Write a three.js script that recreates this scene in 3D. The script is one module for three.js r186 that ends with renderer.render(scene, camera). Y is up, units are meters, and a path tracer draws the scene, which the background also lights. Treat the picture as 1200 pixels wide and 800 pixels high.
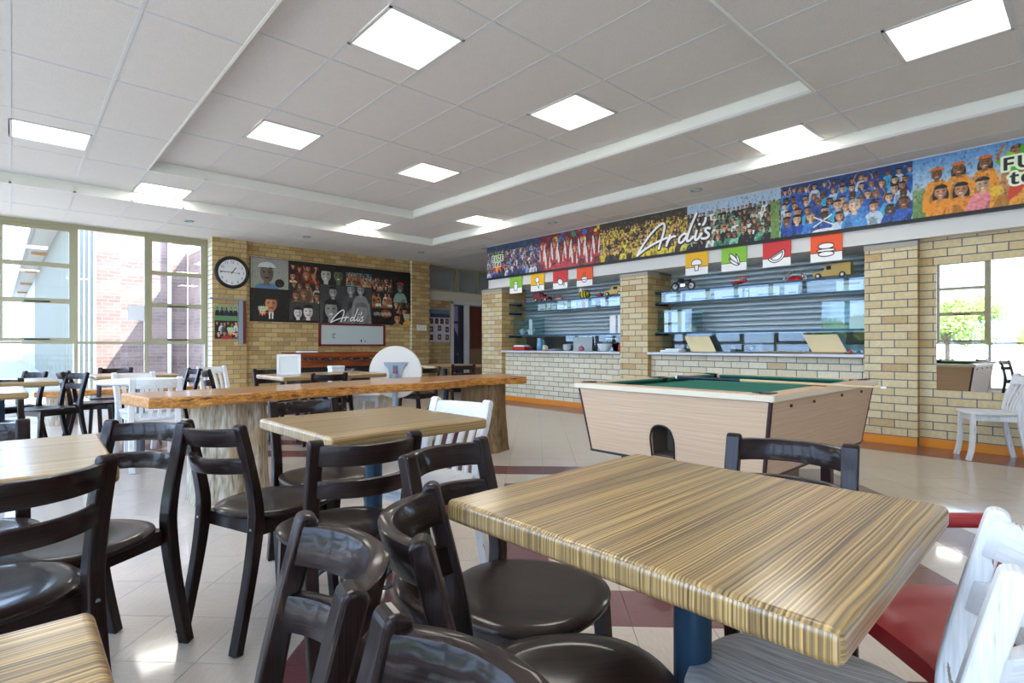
import * as THREE from 'three';
import { RoundedBoxGeometry } from 'three/addons/geometries/RoundedBoxGeometry.js';
import { mergeGeometries, mergeVertices, toCreasedNormals } from 'three/addons/utils/BufferGeometryUtils.js';
import { RectAreaLightUniformsLib } from 'three/addons/lights/RectAreaLightUniformsLib.js';
import { ImprovedNoise } from 'three/addons/math/ImprovedNoise.js';

RectAreaLightUniformsLib.init();
const scene = new THREE.Scene();

// ---------- camera ----------
const camera = new THREE.PerspectiveCamera(64.12, 1.5, 0.05, 200);
camera.position.set(0, 1.06, 0);
camera.rotation.set(0, -0.7425, 0);
camera.setViewOffset(1200, 800, 0, -4, 1200, 800);

// ---------- sky, sun, exposure ----------
scene.background = new THREE.Color().setRGB(0.60, 0.84, 1.25);
scene.backgroundIntensity = 6.0;
const sun = new THREE.DirectionalLight(new THREE.Color().setRGB(1, 0.95, 0.86), 28);
sun.position.set(12, 21, -5); sun.target.position.set(0, 0, -12.2);
sun.castShadow = true; sun.shadow.mapSize.set(2048, 2048);
Object.assign(sun.shadow.camera, { left: -25, right: 25, top: 25, bottom: -25, near: 1, far: 60 });
scene.add(sun, sun.target);
const renderer = new THREE.WebGLRenderer({ antialias: true });
renderer.toneMapping = THREE.LinearToneMapping;
renderer.toneMappingExposure = 1.18;
renderer.shadowMap.enabled = true;
const PANEL = 10.0;                       // radiance of the ceiling panels

// ---------- small tools ----------
let seed = 20240611;
const rnd = () => { seed = (seed + 0x6D2B79F5) | 0; let t = Math.imul(seed ^ (seed >>> 15), 1 | seed); t = (t + Math.imul(t ^ (t >>> 7), 61 | t)) ^ t; return ((t ^ (t >>> 14)) >>> 0) / 4294967296; };
const rr = (a, b) => a + (b - a) * rnd();
const pick = (a) => a[Math.floor(rnd() * a.length)];
const perlin = new ImprovedNoise();
const noise = (x, y, z = 0) => perlin.noise(x, y, z);
const fbm = (x, y, z = 0, o = 4) => { let s = 0, a = 0.5; for (let i = 0; i < o; i++) { s += a * perlin.noise(x, y, z); x *= 2.03; y *= 2.03; z *= 2.03; a *= 0.5; } return s; };
const clamp = (v, a = 0, b = 1) => Math.min(b, Math.max(a, v));
const mix = (a, b, t) => a + (b - a) * t;
const used = {};
function numbered(n) { const k = used[n] = (used[n] ?? -1) + 1; return k ? n + '_' + String(k).padStart(3, '0') : n; }
function shade(o) { o.traverse((c) => { if (c.isMesh) { c.castShadow = true; c.receiveShadow = true; } }); return o; }
function part(name, geo, mat, parent, label) { const m = new THREE.Mesh(geo, mat); m.name = name; if (label) m.userData.label = label; if (parent) parent.add(m); m.castShadow = m.receiveShadow = true; return m; }
function thing(name, label, category, pos = [0, 0, 0], turn = 0, group) {
  const g = new THREE.Group(); g.name = numbered(name); g.position.set(...pos); g.rotation.y = turn;
  g.userData = { label, category }; if (group) g.userData.group = group; scene.add(g); return g;
}
function solo(name, geo, mat, label, category, pos = [0, 0, 0], turn = 0, group) {   // a thing that is one mesh
  const m = part(numbered(name), geo, mat, scene); m.position.set(...pos); m.rotation.y = turn;
  m.userData = { label, category }; if (group) m.userData.group = group; return m;
}
function struct(name, geo, mat, label) { const m = part(name, geo, mat, scene); m.userData = { kind: 'structure', label, category: name.split('_')[0] }; return m; }
function dup(o, label, pos, turn, group) { const c = o.clone(); c.name = numbered(o.name.replace(/_\d{3}$/, '')); c.userData = { ...o.userData, label }; if (group) c.userData.group = group; c.position.set(...pos); c.rotation.y = turn; scene.add(c); return c; }
const faceTo = (fx, fz) => Math.atan2(fx, fz);
const box = (w, h, d, x = 0, y = 0, z = 0) => new THREE.BoxGeometry(w, h, d).translate(x, y, z);
const span = (x0, x1, y0, y1, z0, z1) => box(x1 - x0, y1 - y0, z1 - z0, (x0 + x1) / 2, (y0 + y1) / 2, (z0 + z1) / 2);
const rbox = (w, h, d, r, x = 0, y = 0, z = 0, s = 2) => new RoundedBoxGeometry(w, h, d, s, r).translate(x, y, z);
const cyl = (r0, r1, h, x = 0, y = 0, z = 0, s = 20) => new THREE.CylinderGeometry(r1, r0, h, s).translate(x, y + h / 2, z);
const plain = (g) => { const q = g.index ? g.toNonIndexed() : g; for (const k of Object.keys(q.attributes)) if (!['position', 'normal', 'uv'].includes(k)) q.deleteAttribute(k); return q; };
const merge = (...gs) => mergeGeometries(gs.flat().map(plain));
const tube = (pts, r, n = 24, s = 10) => new THREE.TubeGeometry(new THREE.CatmullRomCurve3(pts.map((p) => new THREE.Vector3(...p))), n, r, s);
const AX = { x: 0, y: 1, z: 2 };
function uvGrain(geo, grain = 'x', ox = 0, oy = 0) {            // uv in metres, u along the grain
  const p = geo.attributes.position, n = geo.attributes.normal, uv = new Float32Array(p.count * 2), g = AX[grain];
  for (let i = 0; i < p.count; i++) {
    const P = [p.getX(i), p.getY(i), p.getZ(i)], N = [Math.abs(n.getX(i)), Math.abs(n.getY(i)), Math.abs(n.getZ(i))];
    const k = N[0] > N[1] && N[0] > N[2] ? 0 : N[1] > N[2] ? 1 : 2;
    if (k !== g) { uv[2 * i] = P[g] + ox; uv[2 * i + 1] = P[3 - g - k] + oy; } else { const o = [0, 1, 2].filter((a) => a !== g); const q = g === 0 ? o : g === 2 ? [1, 0] : o; uv[2 * i] = P[q[0]] + ox; uv[2 * i + 1] = P[q[1]] + oy; }
  }
  geo.setAttribute('uv', new THREE.BufferAttribute(uv, 2)); return geo;
}
// ---------- textures ----------
function dataTex(w, h, fn, sizeU, sizeV, srgb = true) {            // fn(u, v) -> [r, g, b] 0..255, for one repeat of sizeU x sizeV metres
  const d = new Uint8Array(w * h * 4);
  for (let j = 0; j < h; j++) for (let i = 0; i < w; i++) { const c = fn(i / w, j / h), k = (j * w + i) * 4; d[k] = clamp(c[0], 0, 255); d[k + 1] = clamp(c[1], 0, 255); d[k + 2] = clamp(c[2], 0, 255); d[k + 3] = 255; }
  const t = new THREE.DataTexture(d, w, h); t.wrapS = t.wrapT = THREE.MirroredRepeatWrapping; t.magFilter = THREE.LinearFilter; t.minFilter = THREE.LinearMipmapLinearFilter; t.generateMipmaps = true;
  if (srgb) t.colorSpace = THREE.SRGBColorSpace; t.repeat.set(1 / sizeU, 1 / sizeV); t.needsUpdate = true; return t;
}
function canvasTex(w, h, draw) {
  const c = document.createElement('canvas'); c.width = w; c.height = h; const g = c.getContext('2d'); draw(g, w, h);
  const t = new THREE.CanvasTexture(c); t.colorSpace = THREE.SRGBColorSpace; t.magFilter = THREE.LinearFilter; return t;
}
const lerpC = (a, b, t) => [mix(a[0], b[0], t), mix(a[1], b[1], t), mix(a[2], b[2], t)];
const std = (o) => new THREE.MeshStandardMaterial(o), phys = (o) => new THREE.MeshPhysicalMaterial(o);
const hex = (c, o = {}) => std({ color: c, roughness: 0.6, ...o });

const zebraTex = dataTex(256, 1024, (u, v) => {
  const w = v + 0.010 * fbm(u * 1.6, v * 6, 3) + 0.004 * noise(u * 5, v * 20, 9);
  const t = clamp(0.56 + 0.62 * noise(u * 0.9, w * 165, 2) + 0.5 * noise(u * 1.6, w * 310, 5) + 0.2 * noise(u * 1.2, w * 15, 7) + 0.2 * noise(u * 1.1, w * 60, 9) + 0.14 * Math.sin(w * 2 * Math.PI * 104));
  const c = lerpC([80, 61, 38], [202, 163, 99], t); const k = 1 + 0.05 * noise(u * 40, v * 900, 1); return c.map((x) => x * k);
}, 0.9, 0.62);
const darkTex = dataTex(256, 512, (u, v) => {
  const w = v + 0.02 * noise(u * 3, v * 8, 4); const g = Math.abs(noise(u * 4, w * 90, 1)) + 0.6 * Math.abs(noise(u * 10, w * 220, 8));
  const worn = fbm(u * 5 + 3, v * 5, 11) > 0.36 ? 1 : 0; const c = lerpC([50, 30, 24], [17, 10, 9], clamp(g * 1.9)); return worn ? lerpC(c, [104, 70, 46], 0.4) : c;
}, 0.7, 0.25);
const whiteTex = dataTex(512, 512, (u, v) => {
  const s = fbm(u * 5, v * 40, 2) + 0.5 * noise(u * 14, v * 120, 5); const chip = fbm(u * 9 + 4, v * 26, 8);
  let c = lerpC([234, 234, 232], [208, 207, 205], clamp(0.5 + s)); if (s > 0.4) c = lerpC(c, [136, 120, 102], clamp((s - 0.4) * 6)); if (chip > 0.37) c = lerpC(c, [118, 98, 76], 0.8); return c;
}, 0.8, 0.4);
const greyWoodTex = dataTex(512, 512, (u, v) => {
  const s = fbm(u * 4, v * 46, 12) + 0.5 * noise(u * 12, v * 130, 15); let c = lerpC([178, 176, 172], [120, 116, 112], clamp(0.5 + 1.2 * s)); return c;
}, 0.8, 0.4);
const slabTex = dataTex(1024, 256, (u, v) => {
  const w = v + 0.09 * fbm(u * 3.2, v * 2.2, 6); const g = 0.5 + 0.5 * Math.sin(w * 56 + 6 * fbm(u * 2, v * 4, 1)); const d = clamp(fbm(u * 5, w * 7, 3) * 2.2);
  let c = lerpC([150, 96, 48], [196, 138, 76], g * 0.7 + 0.3 * (0.5 + noise(u * 60, v * 60))); c = lerpC(c, [82, 50, 34], d * 0.75); return c;
}, 3.4, 0.62);
const slabEdgeTex = dataTex(512, 128, (u, v) => {
  const g = fbm(u * 18, v * 9, 2) + 0.4 * noise(u * 80, v * 14); let c = lerpC([206, 146, 66], [146, 90, 36], clamp(0.5 + g * 1.6)); if (fbm(u * 7, v * 3, 19) > 0.3) c = lerpC(c, [64, 40, 24], 0.7); return c;
}, 1.4, 0.16);
const barkTex = dataTex(512, 512, (u, v) => {
  const g = fbm(u * 5, v * 34, 4) + 0.5 * noise(u * 16, v * 110, 2); let c = lerpC([188, 178, 160], [138, 124, 104], clamp(0.5 + g * 1.5)); if (g > 0.38) c = lerpC(c, [104, 92, 78], 0.7); if (fbm(u * 3, v * 3, 31) > 0.2) c = lerpC(c, [172, 140, 100], 0.5); return c;
}, 1.0, 1.2);
const ceilTex = dataTex(512, 512, (u, v) => {
  const p = noise(u * 150, v * 150, 1) + 0.6 * noise(u * 70, v * 70, 4); const b = 222 + 4 * fbm(u * 6, v * 6, 2) - (p > 0.52 ? 34 : p > 0.4 ? 14 : 0); return [b, b - 4, b - 8];
}, 0.6, 0.6);
const creamTex = dataTex(256, 256, (u, v) => {
  const s = noise(u * 5, v * 36, 3) + 0.6 * noise(u * 14, v * 80, 7); const b = 8 * s + 6 * fbm(u * 2, v * 2, 9); const sp = noise(u * 60, v * 22, 17) > 0.62 ? 16 : 0; return [194 + b + sp, 181 + b + sp, 167 + b + sp];
}, 0.3, 0.3);
const maroonTex = dataTex(256, 256, (u, v) => {
  const s = noise(u * 5, v * 36, 13); const st = noise(u * 14, v * 70, 21) > 0.6 ? 1 : 0; const c = [104 + 8 * s, 58 + 6 * s, 62 + 6 * s]; return st ? lerpC(c, [196, 170, 160], 0.5) : c;
}, 0.3, 0.3);
function brickTex(a, b, z) { return dataTex(128, 128, (u, v) => { const s = fbm(u * 8, v * 8, z) + 0.4 * noise(u * 60, v * 60, z); return lerpC(a, b, clamp(0.5 + s)).map((x) => x - (noise(u * 40, v * 40, z + 3) > 0.55 ? 14 : 0)); }, 0.25, 0.25); }
const lamTex = dataTex(256, 512, (u, v) => {
  const w = v + 0.05 * fbm(u * 2.2, v * 3, 8); const g = noise(u * 3, w * 60, 2) + 0.5 * noise(u * 8, w * 170, 3); return lerpC([216, 186, 154], [201, 167, 133], clamp(0.5 + 0.8 * g));
}, 1.4, 0.5);
const outBrickTex = dataTex(512, 512, (u, v) => {
  const rows = 12, y = v * rows, r = Math.floor(y), x = u * 4 + (r % 2) * 0.5, c = Math.floor(x), fx = x - c, fy = y - r;
  if (fx < 0.05 || fy < 0.14) return [140, 134, 128]; const k = 0.9 + 0.2 * Math.abs(Math.sin(r * 12.9898 + c * 78.233)); const s = 8 * noise(u * 80, v * 80, 2); return [132 * k + s, 108 * k + s, 100 * k + s];
}, 0.96, 1.02);
outBrickTex.wrapS = outBrickTex.wrapT = THREE.RepeatWrapping;

const M = {
  zebra: phys({ map: zebraTex, roughness: 0.38, clearcoat: 0.55, clearcoatRoughness: 0.16 }),
  dark: phys({ map: darkTex, bumpMap: darkTex, bumpScale: 0.0006, roughness: 0.42, specularIntensity: 0.3, clearcoat: 0.32, clearcoatRoughness: 0.1 }),
  wornEdge: hex('#7d6243', { roughness: 0.5 }),
  white: std({ map: whiteTex, roughness: 0.55 }), greyWood: std({ map: greyWoodTex, roughness: 0.5 }),
  slab: phys({ map: slabTex, roughness: 0.34, clearcoat: 0.5, clearcoatRoughness: 0.14 }), slabEdge: std({ map: slabEdgeTex, roughness: 0.45 }),
  bark: std({ map: barkTex, roughness: 0.85, bumpMap: barkTex, bumpScale: 0.006 }),
  barkBrown: std({ map: barkTex, color: '#b39a78', roughness: 0.85, bumpMap: barkTex, bumpScale: 0.008 }),
  ceil: std({ map: ceilTex, roughness: 0.95 }), grid: hex('#d2d4d6', { roughness: 0.55 }), bulkhead: hex('#e9ece6', { roughness: 0.7 }),
  cream: phys({ map: creamTex, roughness: 0.3, clearcoat: 0.6, clearcoatRoughness: 0.06 }), maroon: phys({ map: maroonTex, roughness: 0.3, clearcoat: 0.6, clearcoatRoughness: 0.06 }),
  grout: hex('#8d8478'), mortar: hex('#6c7076', { roughness: 0.95 }),
  brickA: [brickTex([206, 178, 118], [186, 154, 96], 1), brickTex([198, 168, 108], [176, 142, 86], 2), brickTex([212, 186, 130], [194, 164, 106], 3), brickTex([188, 154, 100], [168, 134, 82], 4)].map((map) => std({ map, roughness: 0.85 })),
  brickB: [brickTex([230, 222, 196], [212, 202, 172], 5), brickTex([224, 215, 186], [206, 195, 164], 6), brickTex([234, 228, 204], [218, 209, 182], 7), brickTex([212, 192, 152], [196, 172, 132], 8)].map((map) => std({ map, roughness: 0.85 })),
  brickP: [brickTex([222, 205, 162], [202, 182, 138], 15), brickTex([216, 197, 152], [196, 174, 130], 16), brickTex([226, 211, 172], [208, 190, 148], 17), brickTex([204, 176, 128], [184, 154, 108], 18)].map((map) => std({ map, roughness: 0.85 })),
  orange: hex('#e08a1e', { roughness: 0.4 }), plaster: hex('#dcdcd8', { roughness: 0.8 }), concrete: hex('#aaa59c', { roughness: 0.9 }),
  frame: hex('#a8a384', { roughness: 0.45 }), black: hex('#141416', { roughness: 0.4 }), steel: std({ color: '#9fb0ba', metalness: 0.85, roughness: 0.32 }),
  glass: phys({ color: '#ffffff', transmission: 1, thickness: 0, roughness: 0, ior: 1.5 }),
  shelfGlass: phys({ color: '#eef7f8', transmission: 1, thickness: 0, roughness: 0.02, ior: 1.5 }),
  mirror: std({ color: '#f2f6f6', metalness: 1, roughness: 0.015 }),
  shutter: std({ color: '#bcc8ce', metalness: 0.35, roughness: 0.4 }), shelfRail: std({ color: '#2b4a66', metalness: 0.4, roughness: 0.4 }),
  pedestal: phys({ color: '#203a4e', metalness: 0.35, roughness: 0.42 }), greyMetal: std({ color: '#5d646a', metalness: 0.5, roughness: 0.45 }),
  paper: hex('#f2f4f6', { roughness: 0.8 }), creamPaper: hex('#e6d3a4', { roughness: 0.8 }),
  lam: std({ map: lamTex, roughness: 0.42 }), lamEdge: hex('#ddd0b4', { roughness: 0.4 }), felt: hex('#0f6a58', { roughness: 0.95 }), trimBrown: hex('#3a2226', { roughness: 0.45 }),
  red: phys({ color: '#8c1219', roughness: 0.38, clearcoat: 0.2, clearcoatRoughness: 0.3 }), panel: std({ color: '#ffffff', emissive: '#fffaf0', emissiveIntensity: 1.25, roughness: 0.5 }),
};
// =====================================================================
// THE ROOM
// =====================================================================
const XL = -1.3, XR = 7.03, ZN = 2.6, ZF = -11.07, H1 = 3.235, H2 = 3.11, H3 = 2.98;

// ---------- floor: vinyl tiles laid at 45 degrees ----------
{
  const floor = struct('floor', span(XL - 0.3, 10.3, -0.12, -0.004, ZF - 0.3, ZN + 0.3), M.grout, 'polished cream vinyl tile floor with maroon square patterns');
  const c = Math.SQRT1_2, T = 0.3, tg = uvGrain(box(T - 0.0022, 0.004, T - 0.0022, 0, -0.002, 0), 'x', 0.15, 0.15);
  const near = [], far = [];
  // tile axes: a along (1,0,1)/sqrt2 (to the camera's right), b along (1,0,-1)/sqrt2 (away from it)
  for (let n = -40; n <= 40; n++) for (let j = -20; j <= 62; j++) {
    const a = -0.085 + n * T, b = 2.22 + j * T, x = c * (a + b), z = c * (a - b);
    if (x < XL - 0.1 || x > 10 || z > ZN + 0.1 || z < ZF - 0.1 || (x > XR + 0.2 && z > -8.3)) continue;
    const r1 = Math.max(Math.abs(n - 3), Math.abs(j - 3)), r2 = Math.max(Math.abs(n + 8), Math.abs(j - 15));
    const maroon = (r1 <= 5 && r1 % 2) || (r2 <= 5 && r2 % 2);
    const t = { x, z, maroon, quarter: (n + j) & 1 };
    const ang = Math.atan2(x * 0.737 + z * 0.676, x * 0.676 - z * 0.737), d = Math.hypot(x, z);
    t.d = Math.abs(ang) < 0.82 && d > 1 ? d : d + 50; near.push(t);
  }
  near.sort((p, q) => p.d - q.d); far.push(...near.splice(300));
  for (const t of near) { const m = part('floor_tile', tg, t.maroon ? M.maroon : M.cream, floor); m.position.set(t.x, 0, t.z); m.rotation.y = -Math.PI / 4 + (t.quarter ? Math.PI / 2 : 0); }
  for (const [mat, which] of [[M.cream, false], [M.maroon, true]]) {
    const list = far.filter((t) => !!t.maroon === which); if (!list.length) continue;
    const im = new THREE.InstancedMesh(tg, mat, list.length); im.name = 'floor_tiles'; im.userData.kind = 'stuff'; im.receiveShadow = true;
    const o = new THREE.Object3D(); list.forEach((t, i) => { o.position.set(t.x, 0, t.z); o.rotation.set(0, -Math.PI / 4 + (t.quarter ? Math.PI / 2 : 0), 0); o.updateMatrix(); im.setMatrixAt(i, o.matrix); }); floor.add(im);
  }
  // maroon border strip along the serving counters
  const strip = part('border_strip', uvGrain(span(6.42, XR, -0.004, 0.0012, -8.44, ZN), 'z'), M.maroon, floor); strip.userData.label = 'maroon border along the brick counter wall';
}
// ---------- ceiling: three stepped levels of tiles in a grid ----------
const PANELS = [ // x0, z0 of the 0.6 m panels, height
  [1.784, -3.695, H1], [3.584, -3.695, H1], [3.584, -6.095, H1], [1.784, -6.095, H1], [5.384, -7.295, H2], [5.384, -2.495, H2],
  [4.184, -8.795, H2], [1.184, -8.795, H2], [-0.016, -7.295, H2], [4.184, -0.995, H2], [1.184, -0.995, H2], [-0.016, -2.495, H2], [2.384, 1.105, H2]];
{
  const ceiling = struct('ceiling', span(XL - 0.3, 10.3, 3.34, 3.5, ZF - 0.3, ZN + 0.3), M.plaster, 'white speckled tile ceiling with two raised steps');
  const gx = []; for (let k = -6; k <= 15; k++) gx.push(1.184 + 0.6 * k); const gz = []; for (let k = -9; k <= 5; k++) gz.push(-1.595 + 1.2 * k);
  const cache = {}, bars = [];
  const tile = (x0, x1, z0, z1, y) => {
    if (x1 - x0 < 0.03 || z1 - z0 < 0.03) return; const w = x1 - x0 - 0.02, d = z1 - z0 - 0.02, key = w.toFixed(3) + '_' + d.toFixed(3);
    cache[key] ??= uvGrain(box(w, 0.014, d, 0, 0.007, 0), 'z', rr(0, 1), 0); const m = part('ceiling_tile', cache[key], M.ceil, ceiling); m.position.set((x0 + x1) / 2, y, (z0 + z1) / 2);
    bars.push(span(x0 - 0.012, x0 + 0.012, y - 0.003, y + 0.02, z0, z1), span(x0, x1, y - 0.0031, y + 0.02, z0 - 0.012, z0 + 0.012));
  };
  const inR = (x, z, r) => x > r[0] && x < r[1] && z > r[2] && z < r[3];
  const R1 = [1.184, 4.784, -7.595, -1.595], R2 = [-0.616, 5.984, -8.795, ZN], R3 = [XL, 6.9, ZF, ZN], R4 = [6.9, 10, ZF, -8.44];
  const xs3 = [XL, ...gx.filter((v) => v > XL + 0.05 && v < 6.85), 6.9], xs2 = gx.filter((v) => v > -0.62 && v < 5.99), zs = [ZF, ...gz.filter((v) => v > ZF + 0.1 && v < ZN - 0.1), ZN];
  const cells = (xs, zsx, y, keep) => { for (let i = 0; i + 1 < xs.length; i++) for (let k = 0; k + 1 < zsx.length; k++) {
    const x0 = xs[i], x1 = xs[i + 1], z0 = zsx[k], z1 = zsx[k + 1]; if (!keep((x0 + x1) / 2, (z0 + z1) / 2)) continue;
    const p = PANELS.find((q) => Math.abs(q[0] - x0) < 0.05 && q[1] > z0 - 0.05 && q[1] < z1 - 0.05 && Math.abs(q[2] - y) < 0.01);
    if (p) { tile(x0, x1, z0, p[1], y); tile(x0, x1, p[1] + 0.6, z1, y); } else tile(x0, x1, z0, z1, y);
  } };
  cells(xs2, zs, H1, (x, z) => inR(x, z, R1));
  cells(xs2, zs, H2, (x, z) => inR(x, z, R2) && !inR(x, z, R1));
  cells(xs3, zs, H3, (x, z) => inR(x, z, R3) && !inR(x, z, R2));
  cells([6.9, 7.184, 7.784, 8.384, 8.984, 10], [ZF, -9.995, -8.44], H3, () => true);
  part('ceiling_grid', merge(bars), M.grid, ceiling, 'light metal ceiling grid bars');
  const step = (r, lo, hi) => merge(span(r[0] - 0.02, r[0], lo, hi + 0.03, r[2] - 0.02, r[3]), span(r[1], r[1] + 0.02, lo, hi + 0.03, r[2] - 0.02, r[3]), span(r[0], r[1], lo, hi + 0.03, r[2] - 0.02, r[2]), span(r[0], r[1], lo, hi + 0.03, r[3], r[3] + 0.02));
  struct('trim_1', step(R1, H2 - 0.004, H1), M.bulkhead, 'white vertical edge around the raised ceiling recess');
  struct('trim_2', step(R2, H3 - 0.004, H2), M.bulkhead, 'white vertical edge of the lower ceiling step');
  // upstand boards that close the gap above each tile level
  struct('trim_3', merge(span(XL, 6.9, H3 + 0.03, 3.34, ZN, ZN + 0.1), span(6.905, 6.98, 2.341, 3.34, -8.2, ZN)), M.plaster, 'white bulkhead above the serving counters');
  const NOTE = ['raised recess panel light, row nearest the pool table, side nearest the windows', 'raised recess panel light, row nearest the pool table, side nearest the photo banner', 'raised recess panel light, row nearest the clock wall, side nearest the photo banner', 'raised recess panel light, row nearest the clock wall, side nearest the windows', 'ceiling ring panel light opposite the sweet and cup signs', 'ceiling ring panel light opposite the melon and burger signs', 'ceiling ring panel light against the clock wall step, nearer the corridor', 'ceiling ring panel light against the clock wall step, nearer the clock', 'ceiling ring panel light nearest the far window bays', 'large looking ceiling panel light before the mirror wall', 'ceiling ring panel light above the big zebra table', 'ceiling ring panel light above the pale reflecting table', 'ceiling panel light behind the viewer'];
  PANELS.forEach(([x, z, y], i) => {
    const L = thing('ceiling_light', NOTE[i], 'ceiling light', [x + 0.3, y, z + 0.3], 0, y === H1 ? 'panel lights of the ceiling recess' : 'panel lights of the ceiling ring');
    part('frame', merge(box(0.6, 0.012, 0.02, 0, 0, 0.29), box(0.6, 0.012, 0.02, 0, 0, -0.29), box(0.02, 0.012, 0.6, 0.29, 0, 0), box(0.02, 0.012, 0.6, -0.29, 0, 0)), M.grid, L);
    part('diffuser', box(0.56, 0.006, 0.56, 0, 0.004, 0), M.panel, L);
    const a = new THREE.RectAreaLight(new THREE.Color().setRGB(1, 0.95, 0.85), PANEL, 0.55, 0.55); a.position.set(0, -0.008, 0); a.rotation.x = -Math.PI / 2; L.add(a);
  });
  for (const [x, z, w] of [[2.02, -9.6, 'before the clock pier'], [3.85, -9.57, 'above the table football game'], [6.24, -9.58, 'at the corridor corner'], [6.25, -5.87, 'opposite the cup sign'], [6.24, -3.43, 'opposite the corn sign']]) {
    const d = thing('downlight', 'small round recessed downlight ' + w, 'downlight', [x, H3 - 0.002, z], 0, 'round downlights along the ceiling border');
    part('ring', new THREE.TorusGeometry(0.062, 0.012, 8, 24).rotateX(Math.PI / 2), M.steel, d); part('lens', cyl(0.055, 0.055, 0.006, 0, 0.001, 0), hex('#e8e8e4'), d);
  }
}
// ---------- brick laying ----------
const BL = 0.222, BJ = 0.0105, BH = 0.0745, BC = 0.085, brickCache = {};
// lays bricks on a face: u runs along the wall, O is the world point of u=0, dir 'x+' | 'z+' , face = outward sign along the other axis
function bricks(parent, dir, plane, u0, u1, y0, y1, out, mats, { skip = () => false, shift = 0, odd = 0.12, limit = 300, first = 0 } = {}) {
  const list = [];
  for (let r = 0, y = y0 + 0.005; y + BH <= y1 + 0.004; r++, y += BC) {
    const off = ((r + first) % 2 ? 0 : -(BL + BJ) / 2) + shift;
    for (let u = u0 + off - (BL + BJ) * 2; u < u1; u += BL + BJ) {
      let a = Math.max(u, u0), b = Math.min(u + BL, u1); if (b - a < 0.03) continue;
      if (skip((a + b) / 2, y + BH / 2)) continue; list.push([a, b, y]);
    }
  }
  list.sort((p, q) => q[2] - p[2]); const rest = [];
  list.forEach(([a, b, y], i) => {
    const w = b - a, key = dir + w.toFixed(3), t = 0.024; const d = dir === 'x' ? [w, BH, t] : [t, BH, w];
    brickCache[key] ??= [0, 1, 2].map(() => uvGrain(new THREE.BoxGeometry(...d), dir, rr(0, 2), rr(0, 2)));
    const p = plane + out * (rr(0.0025, 0.0045) - t / 2), pos = dir === 'x' ? [(a + b) / 2, y + BH / 2, p] : [p, y + BH / 2, (a + b) / 2];
    const mat = rnd() < odd ? mats[3] : mats[Math.floor(rnd() * 3)], g = brickCache[key][Math.floor(rnd() * 3)];
    if (i < limit) { const m = part('brick', g, mat, parent); m.position.set(...pos); } else rest.push([g.clone().translate(...pos)]);
  });
  if (rest.length) { const m = part('bricks', merge(rest.flat()), mats[0], parent); m.userData.kind = 'stuff'; }
}
// ---------- wall with the posters ----------
{
  const w = struct('wall_back', span(3.2, 7.22, 0, 3.34, ZF - 0.25, -10.8), M.mortar, 'yellow brick wall behind the black photo poster');
  bricks(w, 'x', -10.8, 3.2, 6.735, 0.02, 3.07, 1, M.brickA, { skip: (u, y) => (u > 3.4 && u < 6.6 && y > 1.6 && y < 2.6) || (u > 4.75 && u < 5.95 && y > 1.15 && y < 1.6), limit: 300 });
  const p = struct('wall_pier', span(2.62, 3.2, 0, 3.34, ZF - 0.25, -10.72), M.mortar, 'yellow brick pier carrying the round clock');
  bricks(p, 'x', -10.72, 2.62, 3.2, 0.02, 3.07, 1, M.brickA, { odd: 0.08 }); bricks(p, 'z', 2.62, ZF + 0.06, -10.72, 0.02, 3.07, -1, M.brickB, { first: 1, odd: 0 }); bricks(p, 'z', 3.2, -10.8, -10.72, 0.02, H3, 1, M.brickA, { first: 1 });
  const q = struct('wall_corner', span(6.735, 7.22, 0, 3.34, ZF - 0.25, -10.72), M.mortar, 'yellow brick corner pier beside the corridor');
  bricks(q, 'x', -10.72, 6.735, 7.22, 0.02, 3.07, 1, M.brickA, { odd: 0.3 }); bricks(q, 'z', 7.22, ZF, -10.72, 0.02, 3.07, 1, M.brickA, { first: 1 }); bricks(q, 'z', 6.735, -10.8, -10.72, 0.02, 3.07, -1, M.brickB, { first: 1 });
}
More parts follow.
